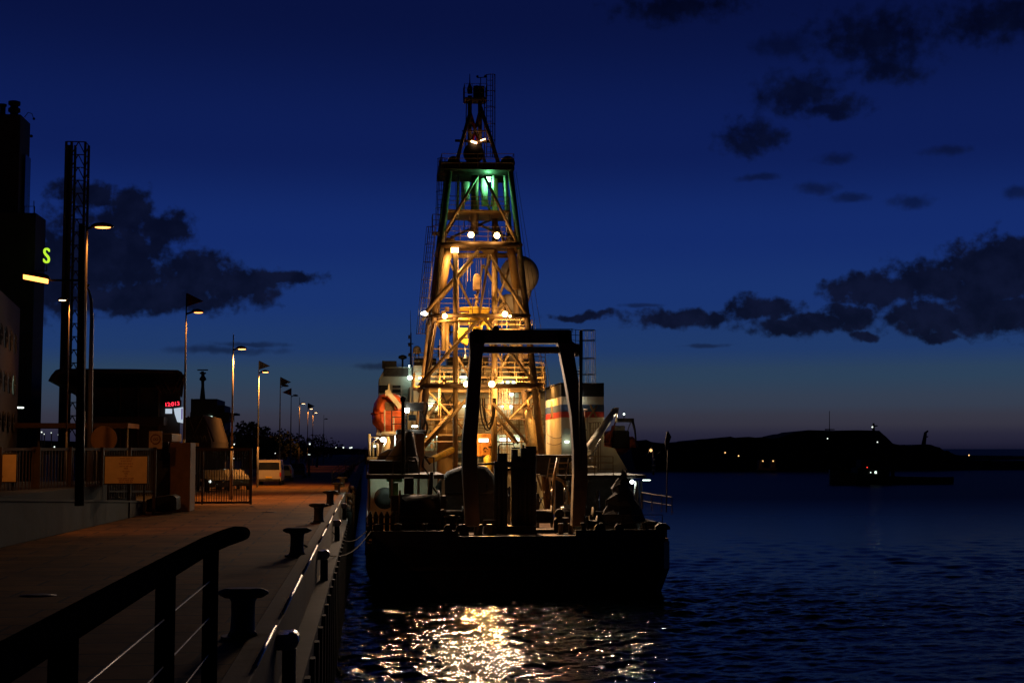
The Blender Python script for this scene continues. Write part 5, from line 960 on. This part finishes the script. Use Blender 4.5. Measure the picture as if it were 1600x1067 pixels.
# ---- terminal hall with curved roof
th_ = thing('terminal_hall', 'dark terminal hall with curved overhanging roof and a red display', 'building', at(190, 700, 98)); TY = 95.0
A, B_ = at(120, 700, TY), at(284, 700, TY); zr = at(200, 576, TY).z
b = MB(); b.prism([(A.x, TY + .5, QZ), (B_.x - .2, TY + .5, QZ), (B_.x - .2, TY + .5, zr - 1.2), (A.x, TY + .5, zr - 1.2)], (-4.0, 30, 0)); b.build('wall', K['build'], th_)
b = MB(); rf = [(75, 595), (80, 586), (87, 578), (97, 575.5), (150, 576), (210, 576.5), (278, 578), (284, 581), (287.5, 588), (288, 594)]
secs_in = [(px, py + (3.5 if 3 < i < 9 else 4)) for i, (px, py) in enumerate(rf)]
poly = [at(px, py, TY) for px, py in rf] + [at(286, 594, TY), at(282, 588, TY), at(276, 582, TY), at(100, 580, TY), at(90, 584, TY), at(84, 595, TY)]
b.prism(poly, (-4.2, 32, 0)); b.build('roof', K['build'], th_)
b = MB()
for x0, x1 in ((240, 251), (248, 259), (256, 267), (283, 270), (288, 277)): b.tube(at(x0, 596 if x0 < 280 else 585, TY - .1), at(x1, 614, TY - .1), .06, n=6)
for px in (130, 187, 215, 247): b.tube(at(px, 595, TY + .3), at(px, 700, TY + .3), .1, n=6)
b.build('strut', K['gate'], th_)
b = MB(); b.box(at(120, 664, TY - 1.5), at(262, 652, TY + .3)); b.build('canopy_band', K['build'], th_)
A, B_ = at(256, 635, TY + .2), at(283, 625, TY + .2)
b = MB(); b.box((A.x, TY + .1, A.z), (B_.x, TY + .4, B_.z)); dpn = b.build('display', K['black'], th_)
text_mesh('12:013', .36, E['redl'], 'digits', dpn, (A.x + .56, TY + .06, at(270, 634, TY).z), (R(90), R(-6), 0), .01)
wbox('poster', 258.5, 638.5, 269, 646, E['scr'], th_, TY - .1); 
b = MB(); b.prism([at(271.5, 638, TY - .1), at(286, 636, TY - .1), at(286, 661, TY - .1), at(277, 659, TY - .1), at(273, 647, TY - .1)], (0, .08, 0)); b.build('poster', E['scr'], th_)
b = MB(); b.box(at(283, 655, TY - .14), at(285.5, 638, TY - .11)); b.build('poster_stripe', E['purp'], th_)
# ---- canopy / bridge at left
cn = thing('walkway_canopy', 'long flat canopy with a lamplit end at the left', 'canopy', at(80, 700, 82)); A, B_ = at(13, 668, 82), at(200, 661, 82)
b = MB(); b.box((A.x, 82, A.z), (B_.x, 86, B_.z)); b.build('roof', K['conc'], cn)
for px in (15, 60, 105, 150, 198): b = MB(); p = at(px, 700, 82.3); b.tube((p.x, 82.3, QZ), (p.x, 82.3, A.z), .08, n=6); b.build('post', K['dsteel'], cn)
# ---- office block with round windows + tower + high block
ob_ = thing('office_building', 'tall dark office building with round windows and stepped tower at the left edge', 'building', (-20, 77, QZ))
w0, w1 = V((-18.1 + 2.7, 50, QZ)), V((-20.0, 84, QZ)); ztop = 15.5; dv = V((-16, -1, 0))
b = MB(); b.prism([w0, w1, V((w1.x, w1.y, ztop)), V((w0.x, w0.y, ztop))], dv); b.build('wall', K['bpanel'], ob_)
nrm = (w1 - w0).cross(V((0, 0, 1))).normalized(); du = (w1 - w0).normalized()
for row, zz_ in enumerate((13.3, 11.0, 8.9)):
    for k in range(16):
        c = w1 - du * (2.6 + k * 2.3); c = V((c.x, c.y, zz_)) + nrm * .02; lit = (row == 1 and k == 0)
        b = MB(); b.prism([c + du * (math.cos(t) * .45) + V((0, 0, math.sin(t) * .52)) for t in [2 * math.pi * i / 20 for i in range(20)]], nrm * .03); wn = b.build('window', E['winlow'] if lit else (E['dimw'] if row < 2 else K['glass']), ob_)
        b = MB(); b.bar(c + nrm * .05 + V((0, 0, -.5)), c + nrm * .05 + V((0, 0, .5)), .05, .05); b.bar(c + nrm * .05 - du * .43, c + nrm * .05 + du * .43, .03, .05); b.path([c + nrm * .05 + du * (math.cos(t) * .46) + V((0, 0, math.sin(t) * .53)) for t in [2 * math.pi * i / 18 for i in range(19)]], .04, 5); b.build('window_frame', K['bpanel'], wn)
A, B_ = at(-80, 640, 108), at(56, 333, 108); b = MB(); b.box((A.x, 108, QZ), (B_.x, 111.3, B_.z)); b.build('high_block', K['build'], ob_)
b = MB(); railing(b, [at(38, 333, 108), at(54, 333, 108)], .5, 1, 1); b.tube(at(53, 333, 108.5), at(53, 314, 108.5), .03); b.build('roof_railing', K['dsteel'], ob_)
A, B_ = at(-80, 640, 112), at(35, 182, 112); b = MB(); b.box((A.x, 111.4, QZ), (B_.x, 114.6, B_.z)); b.build('stair_tower', K['build'], ob_)
b = MB(); b.box((at(36, 300, 112).x - .04, 112.3, at(36, 335, 112).z), (at(36, 300, 112).x + .06, 114, at(36, 240, 112).z)); b.build('tower_window', K['glass'], ob_)
b = MB(); c = at(22, 183, 113); b.lathe(c, [(.3, 0), (.3, .3), (.46, .4), (.46, .65), (.3, .75), (.3, .85), (.46, .95), (.46, 1.2), (.3, 1.25)], 16); b.lathe(at(4, 183, 113), [(.22, 0), (.22, .8), (.3, .85), (.3, 1)], 12); b.build('chimney', K['dsteel'], ob_)
b = MB(); b.path([at(38, 184, 113), at(44, 176, 113), at(50, 178, 113), at(52, 184, 113)], .03, 5); b.ball(at(53, 186, 113), .1); b.ball(at(49, 218 - 5, 113), .12); b.build('roof_antenna', K['dsteel'], ob_)
sg = thing('neon_sign', 'yellow green glowing letter S projecting from the tall building', 'sign', at(72, 410, 106))
text_mesh('S', 1.6, E['sgreen'], 'letter', sg, at(72.5, 411, 106), (R(90), 0, R(60)), .05)
b = MB(); b.tube(at(73, 413, 106.1), at(73, 424, 106.1), .04); b.tube(at(73, 423, 106.1), at(50, 423, 108), .04); b.build('bracket', K['dsteel'], sg)
# pedestrian overpass hint under facade
# ---- lattice tower
lt = thing('lattice_tower', 'tall narrow dark lattice tower behind the curved hall', 'tower', at(115, 640, 130)); LY = 130.0
A, B_ = at(97, 640, LY), at(131, 222, LY); z1 = B_.z; xa, xm, xb = at(99.5, 400, LY).x, at(108, 400, LY).x, at(129.5, 400, LY).x
for x in (xa, xm, xb):
    for y in (LY, LY + 1.6): b = MB(); b.bar((x, y, QZ), (x, y, z1), .2, .2); b.build('leg', K['dsteel'], lt)
b = MB(); n = 26; hz = (z1 - QZ) / n
for i in range(n):
    z = QZ + i * hz
    b.bar((xa, LY, z + hz), (xb, LY, z + hz), .07, .09); b.tube((xm, LY, z), ((xm + xb) / 2, LY, z + hz), .05, n=5); b.tube(((xm + xb) / 2, LY, z + hz), (xb, LY, z), .05, n=5)
    b.bar((xb, LY, z + hz), (xb, LY + 1.6, z + hz), .06, .06); b.tube((xb, LY, z), (xb, LY + 1.6, z + hz), .05, n=5)
b.build('lattice', K['dsteel'], lt)
b = MB(); b.box((xa, LY + .5, QZ), (xm, LY + .7, z1 - .2)); b.build('cable_duct', K['dsteel'], lt)
# ---- control building with radar
cb = thing('control_building', 'stepped dark harbour control building with a rotating radar mast', 'building', at(330, 700, 180)); 
b = MB(); b.box((at(297, 700, 180).x, 180, QZ), (at(338, 700, 180).x, 190, at(300, 623, 180).z)); b.box((at(330, 700, 181).x, 181, QZ), (at(350, 700, 181).x, 189, at(300, 633, 181).z)); b.build('wall', K['build'], cb)
b = MB(); b.box((at(297, 650, 179).x, 179, at(300, 658, 179).z), (at(358, 650, 179).x, 186, at(300, 644, 179).z)); b.box((at(350, 650, 179.5).x, 179.5, at(300, 648, 179.5).z), (at(370, 650, 179.5).x, 184, at(300, 645, 179.5).z)); b.build('upper_deck', K['build'], cb)
b = MB(); b.lathe(at(316.5, 623, 182), [(.35, 0), (.2, 1.5), (.18, 2.2), (.45, 2.4), (.4, 2.6), (.2, 2.9), (.25, 3.2)], 10); b.tube(at(316.5, 600, 182), at(316.5, 580, 182), .18); b.box(at(312, 584, 181.8), at(322, 582, 182.2)); b.build('radar_mast', K['dsteel'], cb)
b = MB(); b.bar(at(308.5, 578, 182), at(325, 578, 182), .25, .14); b.build('radar_antenna', K['dsteel'], cb)
wbox('window', 324, 650, 332, 651.5, E['winl'], cb, 179)
lp2 = thing('low_pavilion', 'low pavilion with zigzag roof struts between the pillar and the control building', 'building', at(320, 700, 100))
b = MB(); b.prism([at(290, 700, 100), at(290, 652, 100), at(318, 648, 100), at(330, 690, 100), at(330, 700, 100)], (0, 12, 0)); b.build('wall', K['bark'], lp2)
b = MB()
for x0, y0, x1, y1 in ((294, 650, 303, 678), (303, 678, 317, 649), (317, 649, 326, 668), (326, 668, 334, 690), (292, 683, 320, 683)): b.tube(at(x0, y0, 99.8), at(x1, y1, 99.8), .07, n=5)
for k in range(5): b.tube(at(292 + k * 6, 690, 99.7), at(295 + k * 6, 680, 99.7), .06, n=5); b.tube(at(295 + k * 6, 680, 99.7), at(298 + k * 6, 690, 99.7), .06, n=5)
b.build('strut', K['gate'], lp2)
b = MB(); b.box(at(296, 697, 98), at(311, 692, 99)); b.build('ledge', K['signb'], lp2)
kb = MB(); kb.box(at(254, 690, 78), at(284, 678, 82)); tag(kb.build('parked_container', K['bpanel'], bev=.05), 'pale grey container top showing above the brown pillar pier', 'container')
# ---- trees behind the car line
def tree(px, base_y, Y, h, w, label):
    p = at(px, base_y, Y); p.z = QZ; t_ = thing('tree', label, 'tree', p, 'dark trees behind the parked cars')
    b = MB(); b.path([p, p + V((.1, 0, h * .3)), p + V((-.05, .1, h * .6))], [.2, .14, .06], 7)
    for k in range(5): a = k * 1.3; b.tube(p + V((0, 0, h * (.3 + .06 * k))), p + V((math.cos(a) * w * .35, math.sin(a) * w * .35, h * (.55 + .06 * k))), .06, .02, 5)
    b.build('trunk', K['bark'], t_)
    b = MB(); cl = [(random.gauss(0, w * .22), random.gauss(0, w * .22), h * random.uniform(.42, .92), random.uniform(.5, 1.1) * w * .2) for _ in range(13)]
    for i in range(900):
        c = random.choice(cl); d = V((random.gauss(0, 1), random.gauss(0, 1), random.gauss(0, 1))).normalized() * c[3] * random.uniform(.5, 1.1)
        q = p + V(c[:3]) + d; u = V((random.gauss(0, 1), random.gauss(0, 1), random.gauss(0, 1))).normalized() * .2; v = u.orthogonal().normalized() * .14
        b.bm.faces.new([b.bm.verts.new(q + u), b.bm.verts.new(q + v), b.bm.verts.new(q - u), b.bm.verts.new(q - v)])
    b.build('crown', K['leaf'], t_)
for a in ((378, 720, 170, 5.2, 5, 'bushy dark tree right of the control building'), (392, 720, 175, 6.4, 4, 'taller pointed dark tree left of the lamp with the dark pennant'), (415, 720, 180, 5.4, 6, 'wide dark tree above the white van'), (436, 720, 190, 5, 6, 'dark tree above the small pale car'), (462, 720, 205, 4.8, 7, 'low dark tree above the dark car'), (495, 722, 230, 4.6, 8, 'far low dark tree at the end of the lamp row'), (362, 720, 165, 4.8, 4, 'small dark tree just right of the pavilion')): tree(*a)
hb = MB(); hb.box((at(380, 735, 210).x, 210, QZ), (at(428, 735, 210).x, 222, at(400, 699, 210).z)); tag(hb.build('far_shed', K['build'], bev=.1), 'long low dark shed behind the trees', 'shed')
# far lamps
def far_lamp(px, py, Y, r, m, lab, group='distant lamps across the water', base=None):
    p = at(px, py, Y); t_ = thing('distant_lamp', lab, 'lamp', (p.x, Y, base if base is not None else max(0, p.z - 6)), group)
    b = MB(); b.tube((p.x, Y + .2, (base if base is not None else max(0, p.z - 6))), (p.x, Y + .2, p.z), .06, n=5); b.build('post', K['dsteel'], t_)
    b = MB(); b.ball(p, r, n=8, m=6); b.build('bulb', E[m], t_)
for (px, py, lab, m) in ((1133, 707, 'leftmost of the far orange shore lamps under the hill', 'far'), (1154, 712, 'second far orange shore lamp, low near the water', 'far'), (1192, 720, 'left lamp of the pair lighting the small landing', 'far'), (1208, 720, 'right lamp of the pair lighting the small landing', 'far'), (1514, 711, 'far orange lamp on the low spit at right', 'far'), (1293, 685, 'faint lamp under the mast on the fort hill', 'farw'), (1371, 690.5, 'white lamp on the right slope of the fort hill', 'farw')): far_lamp(px, py, 425, .22 if m == 'far' else .2, m, lab, base=-.5)
b = MB()
for x0 in (1186, 1205): b.box(at(x0, 732, 428), at(x0 + 4, 718, 430))
b.box(at(1184, 734, 428), at(1212, 731, 430)); tag(b.build('landing_stage', K['pil']), 'small lamplit landing stage at the foot of the hill', 'pier')
for i, (px, py) in enumerate(((772 / 5.927 + 380, 698), (524.6, 698.5), (536.5, 699), (547, 699.5), (549.5, 699))): far_lamp(px, py, 660, .33, 'farw', ['first', 'second', 'third', 'fourth', 'fifth'][i] + ' white horizon lamp counting from the farthest street lamp', 'white lamps on the left horizon', 0)
far_lamp(484, 693.5, 300, .16, 'farw', 'single white lamp between the far street lamps', 'white lamps on the left horizon', QZ)
lft = [(65, 675, 1), (69, 678, 0), (80, 676, 0), (91, 679, 0), (99, 679, 1), (119, 680, 1), (85, 698, 1), (92, 698, 0), (96, 698, 1), (42, 643, 1), (18, 644, 0), (215, 690, 0), (309, 684, 1), (313, 681, 1), (366, 694, 1), (430, 708, 0), (365.5, 716, 0), (325, 735, 0), (351, 733, 1), (545 - 63, 710, 0), (484, 710, 0)]
for i, (px, py, k) in enumerate(lft): far_lamp(px, py, 150, .07 if k else .045, 'farw', 'small white car park lamp in the dark behind the fence', 'small white lamps behind the fence', QZ)
b = MB(); b.box(at(22, 637.5, 100), at(37, 636, 100.3)); tag(b.build('lit_sign', E['tube']), 'thin white light strip above the car park at the left edge', 'light')
# things on the hill
def hillthing(name, lab, cat, parts):
    t_ = thing(name, lab, cat, parts[0][1]); 
    for nm, p, q, r in parts: b = MB(); b.tube(p, q, r, r * .7, 6); b.build(nm, K['dsteel'], t_)
    return t_
hillthing('radio_mast', 'thin radio mast on top of the fort hill', 'mast', [('pole', at(1296, 674, 500), at(1296, 642, 500), .14), ('cross_arm', at(1289, 671, 500), at(1304, 671, 500), .25)])
rt = hillthing('beacon_tower', 'small lit beacon at the right end of the fort hill', 'beacon', [('pole', at(1365, 673, 498), at(1365, 661, 498), .5), ('cross_arm', at(1362, 666, 498), at(1371, 665, 498), .3)])
b = MB(); b.ball(at(1363, 667, 497), .3, n=8, m=6); b.build('lantern', E['farw'], rt)
hillthing('signal_tower', 'leaning dark signal tower on the low right hill', 'tower', [('pole', at(1443, 695, 500), at(1446, 677, 500), .8), ('top_arm', at(1445, 677, 500), at(1450, 673, 500), .5), ('cross_arm', at(1443, 683, 500), at(1450, 682, 500), .3)])
# navigation light near rescue boat
ns = thing('navigation_pole', 'striped navigation pole with an orange lamp right of the rescue boat', 'beacon', at(1021, 735, 240)); b = MB(); b.tube(at(1021, 742, 240), at(1020, 700, 240), .16, n=6); b.build('pole', K['grey'], ns)
b = MB(); b.ball(at(1017, 703.5, 239), .26, n=10, m=6); b.build('lamp', E['far'], ns); b = MB(); b.tube(at(1010, 712, 239.5), at(1020, 694, 239.5), .05); b.tube(at(1027, 709, 239.5), at(1032, 705, 239.5), .06); b.build('stay', K['white'], ns)
for k, py in enumerate((718, 727, 735)): b = MB(); b.tube(at(1021, py + 1.2, 240), at(1021, py - 1.2, 240), .3, n=8); b.build('band', K['white'], ns)
# tug
tg = thing('tugboat', 'dark low tug crossing the harbour with white and red lights', 'boat', at(1390, 757, 292)); TG = 292.0
b = MB(); secs = []
for px, w, zt_ in ((1296, .3, 3.0), (1306, 2.2, 2.8), (1330, 3.4, 2.3), (1400, 3.6, 1.6), (1460, 3.4, 1.5), (1482, 2.6, 1.5)):
    x = at(px, 750, TG).x; secs.append([(x, TG - w, .0), (x, TG - w - .2, zt_), (x, TG + w + .2, zt_), (x, TG + w, 0), (x, TG, -1)])
b.loft(secs, smooth=False); b.build('hull', K['hull'], tg)
b = MB(); b.box((at(1335, 740, TG).x, TG - 2, 1.8), (at(1385, 740, TG).x, TG + 2, 3.4)); b.box((at(1342, 740, TG).x, TG - 1.6, 3.4), (at(1372, 740, TG).x, TG + 1.6, 5.0)); b.build('wheelhouse', K['black'], tg, bev=.1)
b = MB(); b.tube((at(1356, 740, TG).x, TG, 5), (at(1356, 740, TG).x, TG, 8), .1); b.tube((at(1395, 740, TG).x, TG, 1.6), (at(1395, 740, TG).x, TG, 4), .4); b.build('mast', K['black'], tg)
b = MB(); b.ball(at(1360.5, 738, TG - 2.4), .13, n=8, m=6); b.build('deck_lamp', E['tail'], tg)
b = MB(); b.box(at(1367, 739.5, TG - 2.2), at(1369.5, 736, TG - 2.1)); b.build('window', E['winl'], tg); b = MB(); b.ball(at(1355, 730, TG - 1.8), .12, n=8, m=6); b.build('port_light', E['redd'], tg)
